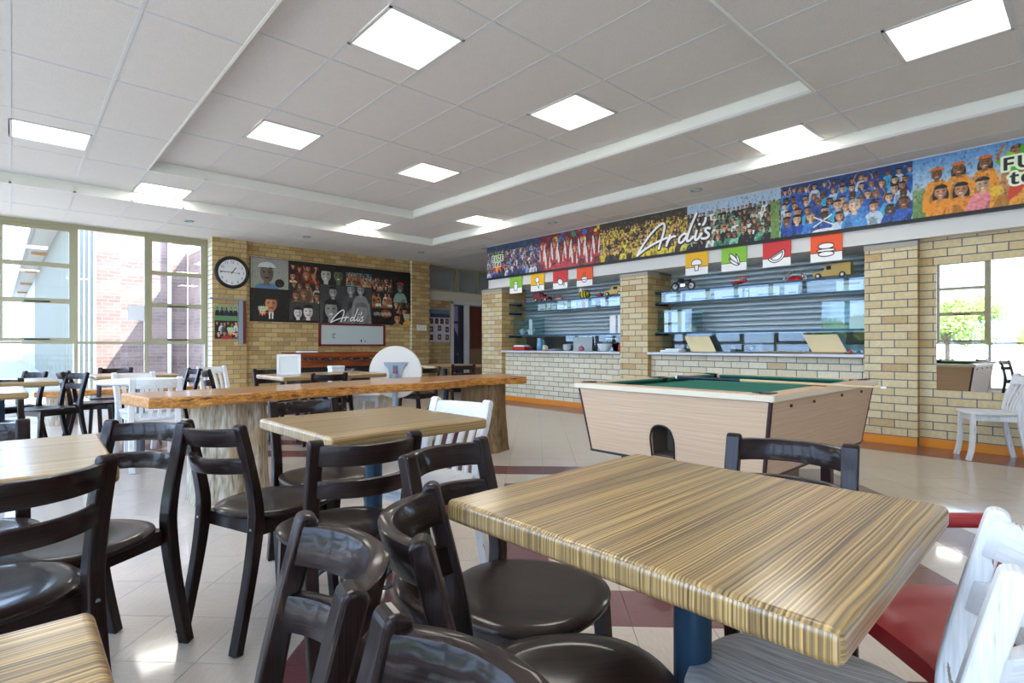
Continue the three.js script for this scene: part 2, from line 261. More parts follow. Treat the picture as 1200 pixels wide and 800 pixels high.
// ---------- corridor end with door ----------
{
  const w = struct('wall_corridor', merge(span(7.22, 8.07, 0, 2.15, ZF - 0.2, ZF), span(7.22, 8.07, 2.37, 2.42, ZF - 0.2, ZF), span(9.2, 10, 0, 2.15, ZF - 0.2, ZF)), M.mortar, 'yellow brick wall with the portrait board');
  bricks(w, 'x', ZF, 7.22, 8.07, 0.02, 2.22, 1, M.brickA, { odd: 0.2 });
  struct('trim_4', span(7.22, 10, 2.15, 2.37, ZF - 0.2, ZF + 0.03), hex('#d8cfb8'), 'cream beam above the corridor door');
  const wn = struct('window_1', merge(span(7.22, 10, 2.37, 2.41, ZF - 0.06, ZF + 0.02), span(7.22, 10, 2.93, 2.98, ZF - 0.06, ZF + 0.02), span(8.23, 8.31, 2.4, 2.94, ZF - 0.06, ZF + 0.02), span(8.92, 9.0, 2.4, 2.94, ZF - 0.06, ZF + 0.02)), M.frame, 'high window strip above the corridor beam');
  for (const [a, b] of [[7.22, 8.23], [8.31, 8.92], [9.0, 10]]) part('pane', span(a, b, 2.41, 2.93, ZF - 0.03, ZF - 0.025), M.glass, wn);
  const d = struct('door_1', merge(span(8.07, 8.15, 0, 2.15, ZF - 0.12, ZF + 0.04), span(8.58, 8.65, 0, 2.08, ZF - 0.12, ZF + 0.03), span(8.07, 9.2, 2.08, 2.15, ZF - 0.12, ZF + 0.04)), hex('#d9d5cc'), 'brown boarded corridor door in a pale frame');
  const brown = hex('#6b2f1c', { roughness: 0.5 });
  for (let i = 0; i < 5; i++) part('plank', rbox(0.105, 2.04, 0.03, 0.004, 8.71 + i * 0.11, 1.03, ZF - 0.04), brown, d);
  part('brace', box(0.05, 0.95, 0.03).rotateZ(0.55).translate(8.93, 1.55, ZF - 0.015), brown, d);
  const strip = struct('wall_passage', span(8.15, 9.3, 0, 2.15, ZF - 1.0, ZF - 0.75), M.mortar, 'pale brick wall beyond the corridor door');
  bricks(strip, 'x', ZF - 0.75, 8.42, 8.62, 0.02, 2.1, 1, M.brickB, { odd: 0 });
  struct('wall_corridor_end', merge(span(10, 10.2, 0, 3.34, ZF - 0.2, -8.2), span(7.1, 10.2, 0, 3.34, -8.44, -8.3)), M.plaster, 'plain end of the side corridor');
  struct('wall_corridor_back', merge(span(7.22, 10.2, 2.98, 3.34, ZF - 0.2, ZF), span(8.0, 8.05, 0, 2.4, ZF - 1, ZF - 0.2), span(9.3, 9.35, 0, 2.3, ZF - 1, ZF - 0.2), span(7.2, 10.2, 2.37, 3.1, ZF - 0.9, ZF - 0.8), span(7.2, 10.2, 3.1, 3.2, ZF - 0.9, ZF - 0.2), span(7.2, 10.2, 2.3, 2.37, ZF - 1, ZF - 0.2), span(7.1, 7.2, 2.3, 3.2, ZF - 0.9, ZF - 0.2), span(10.2, 10.3, 2.3, 3.2, ZF - 0.9, ZF - 0.2)), M.plaster, 'plain wall behind the high windows');
  const rb = thing('rollup_banner', 'narrow purple printed banner standing in the corridor doorway', 'banner', [8.3, 0, ZF - 0.16]);
  part('sheet', box(0.24, 2.0, 0.01, 0, 1.05, 0), std({ map: canvasTex(128, 1024, (g, W, H) => { g.fillStyle = '#b49ad0'; g.fillRect(0, 0, W, H); g.fillStyle = '#d8c8ea'; g.fillRect(10, 20, 60, 120); g.fillStyle = '#3c2f5e'; g.fillRect(0, 200, W, 26); g.fillRect(34, 110, 30, 40); g.beginPath(); g.ellipse(40, 330, 40, 70, 0, 0, 7); g.ellipse(60, 500, 80, 180, 0, 0, 7); g.fill(); g.fillStyle = '#2a2348'; g.fillRect(0, 640, W, 384); g.fillStyle = '#e4dcf0'; g.fillRect(0, 820, W, 14); g.fillRect(0, 860, 90, 10); }), roughness: 0.6 }), rb);
  part('base', rbox(0.26, 0.05, 0.1, 0.01, 0, 0.025, 0), M.steel, rb);
  solo('cardboard_sheet', box(0.42, 0.95, 0.012).rotateX(-0.06), hex('#8a6a48'), 'plain brown cardboard sheet leaning on the corridor door', 'cardboard', [8.86, 0.48, ZF + 0.075]);
}
// ---------- serving wall: piers, counters, shutters ----------
const PX = 6.93, PIERS = [[-8.436, -7.843], [-5.074, -4.583], [-1.8, -1.324]], HATCH = [[-7.843, -5.074], [-4.583, -1.8]];
PIERS.forEach(([a, b], i) => {
  const p = struct('wall_pier_' + (i + 1), span(PX, 7.6, 0, 2.16, a, b), M.mortar, ['pale brick pier at the corridor corner', 'pale brick pier between the two serving hatches', 'pale brick pier beside the wall mirror'][i]);
  bricks(p, 'z', PX, a, b, 0.095, 2.15, -1, M.brickP, { shift: 0.05, odd: 0.12 });
  bricks(p, 'x', b, PX, 7.58, 0.095, 2.15, 1, M.brickA, { first: 1, odd: 0.15 });
  if (i === 0) bricks(p, 'x', a, PX, 7.1, 0.02, 2.15, -1, M.brickA);
  const cap = new THREE.Shape([[0, 0], [-0.015, 0], [-0.015, 0.05], [0.05, 0.085], [0.3, 0.085], [0.3, 0]].map((q) => new THREE.Vector2(...q)));
  part('pier_cap', new THREE.ExtrudeGeometry(cap, { depth: b - a + 0.01, bevelEnabled: false }).translate(PX, 2.09, a - 0.005), M.concrete, p, 'grey concrete pier cap');
  part('skirting', span(PX - 0.014, PX, 0, 0.09, a, b), M.orange, p, 'orange painted skirting board');
});
struct('trim_5', span(6.9, 7.6, 2.16, 2.34, -8.2, ZN), M.plaster, 'white painted beam under the long photo banner');
HATCH.forEach(([a, b], i) => {
  const w = struct('wall_counter_' + (i + 1), span(7.025, 7.3, 0, 0.92, a, b), M.mortar, i ? 'pale brick counter front behind the pool table' : 'pale brick counter front beside the slab bench end');
  bricks(w, 'z', 7.025, a, b, 0.0755, 0.919, -1, M.brickB, { shift: i * 0.07, odd: 0.03, first: i });
  part('skirting', span(7.011, 7.025, 0, 0.09, a, b), M.orange, w, 'orange painted skirting board');
  const ct = thing('counter_top', i ? 'long pale counter top under the mushroom and burger signs' : 'long pale counter top under the ice cream sign', 'counter', [7.2, 0.92, (a + b) / 2]);
  part('slab', rbox(0.62, 0.034, b - a - (i ? 0 : 0), 0.006, 0.02, 0.017, 0), hex('#ccd2d6', { roughness: 0.3 }), ct);
  part('edge_strip', box(0.03, 0.01, b - a - 0.01, -0.27, -0.005, 0), hex('#7a5f4c'), ct);
  // roller shutter, half raised
  const sh = thing('roller_shutter', i ? 'grey slatted roller shutter behind the motorbike and van models' : 'grey slatted roller shutter behind the red truck and yellow car models', 'shutter', [7.575, 1.22, (a + b) / 2]);
  const sp = new THREE.Shape(); sp.moveTo(0, 0); sp.quadraticCurveTo(-0.05, 0.02, -0.004, 0.062); sp.lineTo(0.004, 0.064); sp.quadraticCurveTo(-0.034, 0.022, 0.006, 0); sp.closePath();
  const sg = new THREE.ExtrudeGeometry(sp, { depth: b - a - 0.02, bevelEnabled: false, curveSegments: 5 }).translate(0, 0, -(b - a) / 2 + 0.01);
  for (let k = 0; k < 14; k++) part('slat', sg, M.shutter, sh).position.y = 0.03 + k * 0.07;
  part('bottom_rail', rbox(0.03, 0.035, b - a - 0.02, 0.006, 0, 0.012, 0), M.steel, sh);
});
{ // kitchen behind the hatches
  struct('wall_kitchen', merge(span(9.6, 9.7, 0, 3.34, -8.3, -1.3), span(7.6, 9.7, 0, 3.34, -1.8, -1.7), span(7.62, 9.7, 2.3, 2.4, -8.3, -1.7), span(7.6, 9.7, -0.05, 0, -8.3, -1.7)), M.plaster, 'kitchen walls behind the shutters');
  struct('wall_hatch', merge(span(7.58, 7.62, 2.1, 2.4, -7.85, -1.8), span(7.3, 7.62, 0, 0.92, -7.85, -1.8)), M.plaster, 'wall above and below the serving hatches');
}
{ // wall with the mirror
  const w = struct('wall_right', span(XR, 7.3, 0, 2.16, -1.324, ZN), M.mortar, 'pale brick wall carrying the frameless mirror');
  bricks(w, 'z', XR, -1.324, ZN, 0.095, 2.24, -1, M.brickP, { shift: 0.12, odd: 0.02, skip: (u, y) => u > -1.05 && u < 0.75 && y > 0.7 && y < 1.8 });
  part('skirting', span(XR - 0.014, XR, 0, 0.09, -1.324, ZN), M.orange, w, 'orange painted skirting board');
  struct('wall_near', span(XL - 0.3, 7.4, 0, 3.34, ZN, ZN + 0.2), M.plaster, 'plain wall behind the viewer');
  solo('wall_mirror', rbox(0.006, 1.29, 2.0, 0.002), M.mirror, 'large frameless mirror on the pale brick wall', 'mirror', [XR - 0.012, 1.242, -1.18 + 1.0]);
}
// ---------- window walls ----------
function windowBay(name, label, u0, u1, alongX, plane, opening, sill, last) {
  // frame bars in the plane; u along the wall
  const B = (a, b, y0, y1, t = 0.05) => t < 0.01 && !alongX ? span(plane - t / 2, plane + t / 2, y0, y1, a, b) : alongX ? span(a, b, y0, y1, plane - t / 2, plane + t / 2) : span(plane - t / 2, plane + t / 2, y0, y1, a, b);
  const f = [B(u0 - 0.025, u0 + 0.025, sill, 2.968, 0.07), ...(last ? [B(u1 - 0.025, u1 + 0.025, sill, 2.968, 0.07)] : []), B(u0 + 0.02, u1 - 0.02, 2.9, 2.967, 0.062), B(u0 + 0.02, u1 - 0.02, 1.075, 1.115, 0.062), B(u0 + 0.02, u1 - 0.02, sill + 0.001, sill + 0.05, 0.062)];
  const w = struct(name, merge(f), M.frame, label); const ys = opening ? [1.15, 1.745, 2.3, 2.87] : [1.11, 2.9];
  if (opening) { part('casement', merge(B(u0 + 0.026, u0 + 0.085, 1.117, 2.899), B(u1 - 0.085, u1 - 0.026, 1.117, 2.899), B(u0 + 0.08, u1 - 0.08, 1.118, 1.17, 0.046), B(u0 + 0.08, u1 - 0.08, 1.705, 1.78, 0.046), B(u0 + 0.08, u1 - 0.08, 2.265, 2.335, 0.046), B(u0 + 0.08, u1 - 0.08, 2.84, 2.898, 0.046)), M.frame, w);
    for (const y of [1.73, 1.15]) part('handle', alongX ? rbox(0.3, 0.018, 0.02, 0.006, (u0 + u1) / 2, y, plane + 0.045) : rbox(0.02, 0.018, 0.3, 0.006, plane + 0.045, y, (u0 + u1) / 2), M.black, w); }
  for (let k = 0; k + 1 < ys.length; k++) part('pane', B(u0 + 0.02, u1 - 0.02, ys[k], ys[k + 1], 0.004), M.glass, w);
  part('pane', B(u0 + 0.02, u1 - 0.02, sill + 0.04, 1.08, 0.004), M.glass, w);
}
{
  struct('wall_far', merge(span(XL - 0.3, 2.62, 0, 0.1, ZF - 0.12, ZF + 0.06), span(XL - 0.3, 2.62, 2.97, 3.34, ZF - 0.12, ZF + 0.06)), M.plaster, 'sill and head of the window wall');
  struct('wall_left', merge(span(XL - 0.12, XL + 0.06, 0, 0.1, ZF, ZN), span(XL - 0.12, XL + 0.06, 2.97, 3.34, ZF, ZN)), M.plaster, 'sill and head of the long side window wall');
  let k = 2; const xs = [-1.12, -0.185, 0.75, 1.684, 2.6]; for (let i = 0; i + 1 < xs.length; i++) windowBay('window_' + (k++), ['corner window bay of the far window wall', 'window bay with tilting panes facing the pale clad building', 'plain window bay facing the sunlit brick house', 'window bay with tilting panes beside the clock pier'][i], xs[i], xs[i + 1], true, ZF, i % 2 === 1, 0.101, i === 3);
  let z = ZF + 0.1, n = 0; while (z + 0.93 < ZN) { windowBay('window_' + (k++), n % 2 ? 'side window bay with tilting panes' : 'plain side window bay', z, z + 0.93, false, XL, n % 2 === 1, 0.101, z + 1.86 >= ZN); z += 0.93; n++; }
}
solo('window_notice', box(0.23, 0.26, 0.003), M.paper, 'blank white sheet stuck on the plain window pane', 'notice', [1.545, 1.6, ZF + 0.012]);
// =====================================================================
// OUTSIDE
// =====================================================================
{
  struct('ground', span(-60, 30, -0.5, -0.15, -60, 40), hex('#8f8b84', { roughness: 0.95 }), 'pale paved ground outside the windows').userData.category = 'ground';
  const h = thing('brick_house', 'brick house with a sunlit wall seen through the plain window', 'house', [0, -0.15, 0]);
  const bm = std({ map: outBrickTex, roughness: 0.9 });
  part('wall', uvGrain(span(1.35, 3.33, 0, 7.5, -16.3, -16), 'x'), bm, h);
  part('downpipe', cyl(0.045, 0.045, 7, 2.93, 0, -15.94), hex('#ececea'), h, 'white rainwater pipe');
  const wing = thing('brick_wing', 'low brick wing standing close to the clock pier window', 'house', [0, -0.15, 0]);
  part('wall', uvGrain(span(3.345, 3.6, 0, 3.5, -15.98, -12.9), 'z'), bm, wing);
  part('wall', uvGrain(span(3.34, 9, 0, 3.5, -13.15, -12.9), 'x'), bm, wing);
  part('roof', span(3.335, 9.2, 3.5, 3.62, -15.98, -12.85), hex('#cfc8bc'), wing);
  const cb = thing('clad_building', 'long pale ribbed metal clad building with a white overhanging eave', 'building', [1.167, -0.15, -16.55], 0.013);
  part('side_wall', span(0, 0.2, 0, 4.75, -44, 0), hex('#7d7e72', { roughness: 0.6 }), cb);
  const rib = span(-0.05, 0, 0, 4.75, -0.03, 0.03), rm = hex('#8a8b7e', { roughness: 0.6 }); for (let i = 0; i < 60; i++) part('rib', rib, rm, cb).position.z = -0.2 - i * 0.34;
  part('end_wall', span(0, 0.3, 0, 4.75, 0, 0.05), hex('#a8aca4', { roughness: 0.6 }), cb);
  part('soffit', span(-0.62, 0.2, 4.75, 4.8, -44, 0), hex('#a2a29c'), cb); part('gutter', span(-0.68, -0.6, 4.72, 4.9, -44, 0), hex('#8e8f8b'), cb); part('roof', span(-0.6, 0.3, 4.86, 4.95, -44, 0), hex('#8f9390'), cb);
  for (let i = 0; i < 5; i++) part('eave_bracket', rbox(0.5, 0.1, 0.1, 0.01, -0.25, 4.68, -4 - i * 7), hex('#a87848'), cb, 'brown timber eave bracket');
  // ribbed screen between the two buildings
  const sc = thing('ribbed_screen', 'pale grey ribbed metal screen between the two buildings', 'screen', [0, -0.15, 0]);
  part('sheet', span(0.98, 1.42, 0, 6.5, -15.6, -15.56), hex('#868c88'), sc); for (let i = 0; i < 5; i++) part('rib', span(1.0 + i * 0.09, 1.03 + i * 0.09, 0, 6.5, -15.56, -15.52), hex('#969c98'), sc);
  // trees beyond the side windows, seen in the mirror
  const leaf = new THREE.PlaneGeometry(0.09, 0.05); const lm = [phys({ color: '#7f9a4a', roughness: 0.9, transmission: 0.3, thickness: 0, side: THREE.DoubleSide }), phys({ color: '#a3b06a', roughness: 0.9, transmission: 0.3, thickness: 0, side: THREE.DoubleSide })];
  [[-9, -3.6, 2.9, 1.5, 'round topped green tree beyond the side windows'], [-10.5, -0.6, 2.5, 1.7, 'broad low green tree beyond the side windows'], [-8.4, -6.6, 2.2, 1.4, 'small green tree beyond the side windows near the corner'], [-8, 1.6, 2.2, 1.3, 'small green tree beyond the nearest side window']].forEach(([x, z, hh, r, label], i) => {
    const t = thing('garden_tree', label, 'tree', [x, -0.15, z], 0, 'trees beyond the side windows');
    part('trunk', merge(tube([[0, 0, 0], [0.06, hh * 0.3, 0.03], [-0.04, hh * 0.7, 0]], 0.07, 10, 7), tube([[0.04, hh * 0.35, 0], [0.4, hh * 0.6, 0.2], [0.7, hh * 0.8, 0.2]], 0.035, 8, 6), tube([[0, hh * 0.4, 0], [-0.3, hh * 0.65, -0.3], [-0.6, hh * 0.8, -0.3]], 0.035, 8, 6)), hex('#6a5a48'), t);
    for (let k = 0; k < 2; k++) { const N = 2600, im = new THREE.InstancedMesh(leaf, lm[k], N); im.name = 'foliage'; im.userData.kind = 'stuff'; const o = new THREE.Object3D();
      const blobs = []; for (let b = 0; b < 9; b++) blobs.push([rr(-r, r) * 0.7, hh * rr(0.5, 0.92), rr(-r, r) * 0.7, rr(0.35, 0.6)]);
      for (let n = 0; n < N; n++) { const b = pick(blobs), th = rr(0, 6.283), ph = Math.acos(rr(-1, 1)), q = b[3] * Math.cbrt(rnd()); o.position.set(b[0] + q * Math.sin(ph) * Math.cos(th), b[1] + 0.7 * q * Math.cos(ph), b[2] + q * Math.sin(ph) * Math.sin(th)); o.rotation.set(rr(0, 3), rr(0, 6), rr(0, 3)); o.updateMatrix(); im.setMatrixAt(n, o.matrix); } t.add(im); }
  });
}
// =====================================================================
// PRINTED THINGS
// =====================================================================
const SKIN = ['#e2b28c', '#c68a62', '#8a5636', '#5a3826', '#d8a27c', '#a8704c'], HAIR = ['#1b1412', '#2a1c14', '#4a2f1c', '#0e0c0c', '#6a4a2a'];
function person(g, x, y, s, shirt, o = {}) {                       // y is the chin, s the head height
  const skin = o.skin ?? pick(SKIN), hair = o.hair ?? pick(HAIR), dark = o.dark ?? 0.25;
  if (o.long ?? rnd() < 0.4) { g.fillStyle = hair; g.beginPath(); g.ellipse(x, y - s * 0.15, s * 0.5, s * 0.8, 0, 0, 7); g.fill(); }
  g.fillStyle = shirt; g.beginPath(); g.moveTo(x - s * 1.0, y + s * 3); g.quadraticCurveTo(x - s * 1.05, y + s * 0.35, x - s * 0.35, y + s * 0.15); g.lineTo(x + s * 0.35, y + s * 0.15); g.quadraticCurveTo(x + s * 1.05, y + s * 0.35, x + s * 1.0, y + s * 3); g.fill();
  g.fillStyle = 'rgba(0,0,0,' + dark + ')'; g.beginPath(); g.ellipse(x + s * rr(-0.5, 0.5), y + s * 1.6, s * 0.35, s * 0.9, rr(-0.4, 0.4), 0, 7); g.fill();
  g.fillStyle = skin; g.fillRect(x - s * 0.17, y - s * 0.2, s * 0.34, s * 0.5); g.beginPath(); g.ellipse(x, y - s * 0.45, s * 0.38, s * 0.52, 0, 0, 7); g.fill();
  g.fillStyle = hair; g.beginPath(); g.ellipse(x, y - s * 0.75, s * 0.42, s * 0.32, 0, Math.PI, 0); g.fill();
  if (o.hat) { g.fillStyle = o.hat; g.beginPath(); g.ellipse(x, y - s * 0.78, s * 0.5, s * 0.34, 0, Math.PI, 0); g.fill(); }
  g.fillStyle = 'rgba(30,15,10,.75)'; g.fillRect(x - s * 0.24, y - s * 0.55, s * 0.14, s * 0.07); g.fillRect(x + s * 0.1, y - s * 0.55, s * 0.14, s * 0.07);
  g.fillStyle = o.mouth ?? 'rgba(245,235,225,.9)'; g.fillRect(x - s * 0.13, y - s * 0.22, s * 0.26, s * 0.08);
  g.fillStyle = 'rgba(0,0,0,.18)'; g.beginPath(); g.ellipse(x + s * 0.2, y - s * 0.42, s * 0.16, s * 0.45, 0, 0, 7); g.fill();
  if (o.arm ?? rnd() < 0.25) { g.strokeStyle = skin; g.lineWidth = s * 0.2; g.lineCap = 'round'; g.beginPath(); const d = rnd() < 0.5 ? -1 : 1; g.moveTo(x + d * s * 0.8, y + s * 0.7); g.lineTo(x + d * s * 1.15, y - s * 0.2); g.lineTo(x + d * s * 0.8, y - s * 1.2); g.stroke(); }
}
function crowd(g, x, y, w, h, bg, shirts, s0, s1, rows, o = {}) {
  g.save(); g.beginPath(); g.rect(x, y, w, h); g.clip(); g.fillStyle = bg; g.fillRect(x, y, w, h);
  for (let r = 0; r < rows; r++) { const t = rows > 1 ? r / (rows - 1) : 1, s = mix(s0, s1, t), yy = y + h * mix(o.top ?? 0.22, o.bottom ?? 0.8, t), n = Math.ceil(w / (s * (o.gap ?? 1.5)));
    for (let i = -1; i <= n; i++) person(g, x + (i + 0.5 + rr(-0.25, 0.25)) * w / n, yy + rr(-0.3, 0.3) * s, s * rr(0.9, 1.12), pick(shirts), { ...o, hat: o.hats && rnd() < 0.5 ? pick(o.hats) : undefined }); }
  g.restore();
}
function script(g, x, y, k, ang) {                                  // the hand-lettered name, about 300 x 130 units
  const strokes = [
    [[4, 118], [30, 70, 78, 20, 112, 6], [124, 2, 128, 14, 120, 40], [112, 66, 104, 84, 98, 104]],
    [[4, 118], [40, 92, 90, 74, 132, 66]],
    [[146, 58], [138, 74, 132, 90, 130, 97]], [[132, 92], [138, 74, 150, 62, 166, 66]],
    [[212, 66], [196, 54, 174, 80, 182, 93], [190, 102, 206, 84, 214, 66]], [[250, -6], [236, 22, 214, 66, 212, 88], [213, 100, 226, 92, 236, 80]],
    [[250, 60], [244, 78, 240, 92, 246, 95], [254, 94, 262, 84, 268, 74]], [[260, 36], [260, 38, 261, 39, 261, 37]], [[284, 18], [284, 28, 280, 36, 274, 42]],
    [[298, 60], [284, 50, 276, 66, 288, 74], [302, 84, 290, 102, 268, 92]]];
  const run = (lw, col, dx, dy) => { g.save(); g.translate(x + dx, y + dy); g.rotate(ang); g.scale(k, k); g.lineCap = g.lineJoin = 'round'; g.strokeStyle = col; g.lineWidth = lw; for (const s of strokes) { g.beginPath(); g.moveTo(...s[0]); for (const c of s.slice(1)) g.bezierCurveTo(...c); g.stroke(); } g.restore(); };
  run(15, 'rgba(10,10,12,.85)', 2 * k, 3 * k); run(9.5, '#ffffff', 0, 0);
}
function teaLogo(g, x, y, k) {
  g.save(); g.translate(x, y); g.scale(k, k);
  for (let i = 0; i < 7; i++) { g.save(); g.rotate(-2.6 + i * 0.42); g.fillStyle = i % 2 ? '#8fce2e' : '#4fae34'; g.beginPath(); g.moveTo(0, 0); g.quadraticCurveTo(40, -26, 92, 0); g.quadraticCurveTo(40, 26, 0, 0); g.fill(); g.restore(); }
  ['#e2352c', '#f06a24', '#f7a12c', '#d8432a'].forEach((c, i) => { g.save(); g.rotate(0.55 + i * 0.5); g.fillStyle = c; g.beginPath(); g.moveTo(0, 10); g.quadraticCurveTo(46, -30, 104, 0); g.quadraticCurveTo(46, 34, 0, 10); g.fill(); g.restore(); });
  g.font = 'bold 58px sans-serif'; g.lineJoin = 'round'; g.lineWidth = 14; g.strokeStyle = '#f4ffe0'; g.textAlign = 'center'; g.strokeText('FUZE', 6, -10); g.strokeText('tea', 0, 40); g.fillStyle = '#16181a'; g.fillText('FUZE', 6, -10); g.fillText('tea', 0, 40); g.restore();
}
function grain(g, W, H, n) { for (let i = 0; i < n; i++) { const v = rnd() < 0.55 ? 0 : 255; g.fillStyle = 'rgba(' + v + ',' + v + ',' + v + ',' + rr(0.05, 0.2).toFixed(2) + ')'; g.fillRect(rr(0, W), rr(0, H), rr(1.5, 7), rr(1.5, 9)); } }   // the coarse grain of an enlarged print
{ // long banner of crowds above the hatches; 8 m long, z from -8.194 to -0.2
  const z0 = -8.194, z1 = -0.2, W = 2048, H = 176, px = (z) => (z - z0) / (z1 - z0) * W;
  const map = canvasTex(W, H, (g) => {
    crowd(g, 0, 0, px(-6.55), H, '#2c4468', ['#3a66b0', '#5a8ad0', '#30407a', '#d8dce4', '#4a3a86', '#26344e', '#7aa6d4'], 9, 16, 7, { dark: 0.4 });
    g.save(); g.beginPath(); g.rect(px(-6.75), 0, px(-5.42) - px(-6.75), H); g.clip(); g.fillStyle = '#6a2430'; g.fillRect(px(-6.75), 0, 400, H);
    for (let i = 0; i < 26; i++) { g.fillStyle = pick(['#2f9a4a', '#2f7ac8', '#e8c82e', '#d03a30', '#58b8d0']); g.beginPath(); g.arc(px(-6.75) + rr(0, 350), rr(0, 46), rr(5, 12), 0, 7); g.fill(); }
    for (let i = 0; i < 9; i++) { const x = px(-6.7) + i * 39, y = 60 + 34 * (i % 2); person(g, x, y, 26, '#b8323a', { hat: '#cc2b2b', long: false, skin: pick(SKIN), arm: false }); g.fillStyle = '#e9e2da'; for (const d of [-1, 1]) { g.beginPath(); g.ellipse(x + d * 15, y + 24, 6, 44, d * 0.1, 0, 7); g.fill(); } }
    g.fillStyle = '#c23a48'; g.beginPath(); g.ellipse(px(-6.2), H + 6, 74, 44, 0, 0, 7); g.fill(); g.restore();
    crowd(g, px(-5.42), 0, px(-3.9) - px(-5.42), H, '#3a3420', ['#e2cc2a', '#f0dc3a', '#2c2620', '#d8c022', '#3a2e22', '#e8d84a'], 10, 18, 7, { dark: 0.35, hats: ['#e0c62a', '#caa83a', '#2a2018'] });
    crowd(g, px(-3.9), 0, px(-2.66) - px(-3.9), H, '#a9c2d8', ['#1e2020', '#2a3a30', '#5ab08a', '#8ad0b0', '#1a1a1a', '#e8ece8', '#4a8a6a', '#22262a'], 10, 19, 6, { dark: 0.35, top: 0.26 }); g.fillStyle = '#6f8f4a'; g.fillRect(px(-2.78), 40, 26, H - 40);
    crowd(g, px(-2.66), 0, px(-1.35) - px(-2.66), H, '#1f3f7a', ['#2b58b4', '#1f4aa8', '#3a7ed0', '#3aa4d4', '#244a9a', '#bcd4ea'], 15, 27, 5, { dark: 0.3, top: 0.16, bottom: 0.76 });
    g.fillStyle = '#e8ecee'; g.beginPath(); g.ellipse(px(-2.18), H - 8, 34, 9, 0, 0, 7); g.fill(); g.strokeStyle = '#e8e4da'; g.lineWidth = 4; g.beginPath(); g.moveTo(px(-2.3), 152); g.lineTo(px(-2.1), 118); g.moveTo(px(-2.08), 152); g.lineTo(px(-2.3), 118); g.stroke(); person(g, px(-1.88), 120, 36, '#4a90d8', { skin: '#e8c4a4', hair: '#b0a494', long: false, arm: false });
    g.save(); g.beginPath(); g.rect(px(-1.35), 0, W, H); g.clip(); const sky = g.createLinearGradient(0, 0, 0, H); sky.addColorStop(0, '#5a92d0'); sky.addColorStop(0.45, '#b4d0e4'); sky.addColorStop(0.55, '#7d9a6a'); sky.addColorStop(1, '#5f8a3c'); g.fillStyle = sky; g.fillRect(px(-1.35), 0, 400, H);
    [[-1.15, 66], [-0.98, 62], [-0.78, 58]].forEach(([z, y]) => person(g, px(z), y, 30, '#f09a2a', { arm: false, skin: '#8a5636', hat: '#d8722a' })); [[-1.12, 120], [-0.96, 122]].forEach(([z, y]) => person(g, px(z), y, 34, '#ef9426', { long: true, arm: true, skin: '#c68a62' })); person(g, px(-0.8), 118, 34, '#ef8a90', { skin: '#e2b28c', arm: true }); person(g, px(-0.6), 98, 40, '#f0a030', { skin: '#d8a27c', hair: '#18120e', long: false, arm: false, mouth: '#701818' });
    person(g, px(-0.55), 46, 32, '#c8864a', { skin: '#a8704c', hair: '#5a3020', long: true, arm: true }); g.fillStyle = '#f2c23a'; g.beginPath(); g.arc(px(-0.7), 126, 13, 0, 7); g.fill();
    g.restore(); grain(g, W, H, 9000); teaLogo(g, px(-0.47), 84, 0.8); teaLogo(g, px(-7.9), 88, 0.62);
    script(g, px(-4.74), 44, 1.0, -0.02); g.fillStyle = '#0c0c0e'; g.fillRect(0, H - 7, W, 7);
  });
  const b = thing('photo_banner', 'long printed banner of cheering school crowds above the serving hatches', 'banner', [6.872, 2.65, (z0 + z1) / 2]);
  const pm = new THREE.Mesh(new THREE.PlaneGeometry(z1 - z0, 0.626), std({ map, roughness: 0.5 })); pm.name = 'printed_sheet'; pm.rotation.y = -Math.PI / 2; pm.position.x = -0.0145; b.add(pm); pm.castShadow = pm.receiveShadow = true;
  part('board', box(0.026, 0.63, z1 - z0), M.black, b); part('top_rail', box(0.034, 0.012, z1 - z0, 0, 0.32, 0), M.grid, b); part('bottom_rail', box(0.034, 0.012, z1 - z0, 0, -0.32, 0), M.black, b);
}
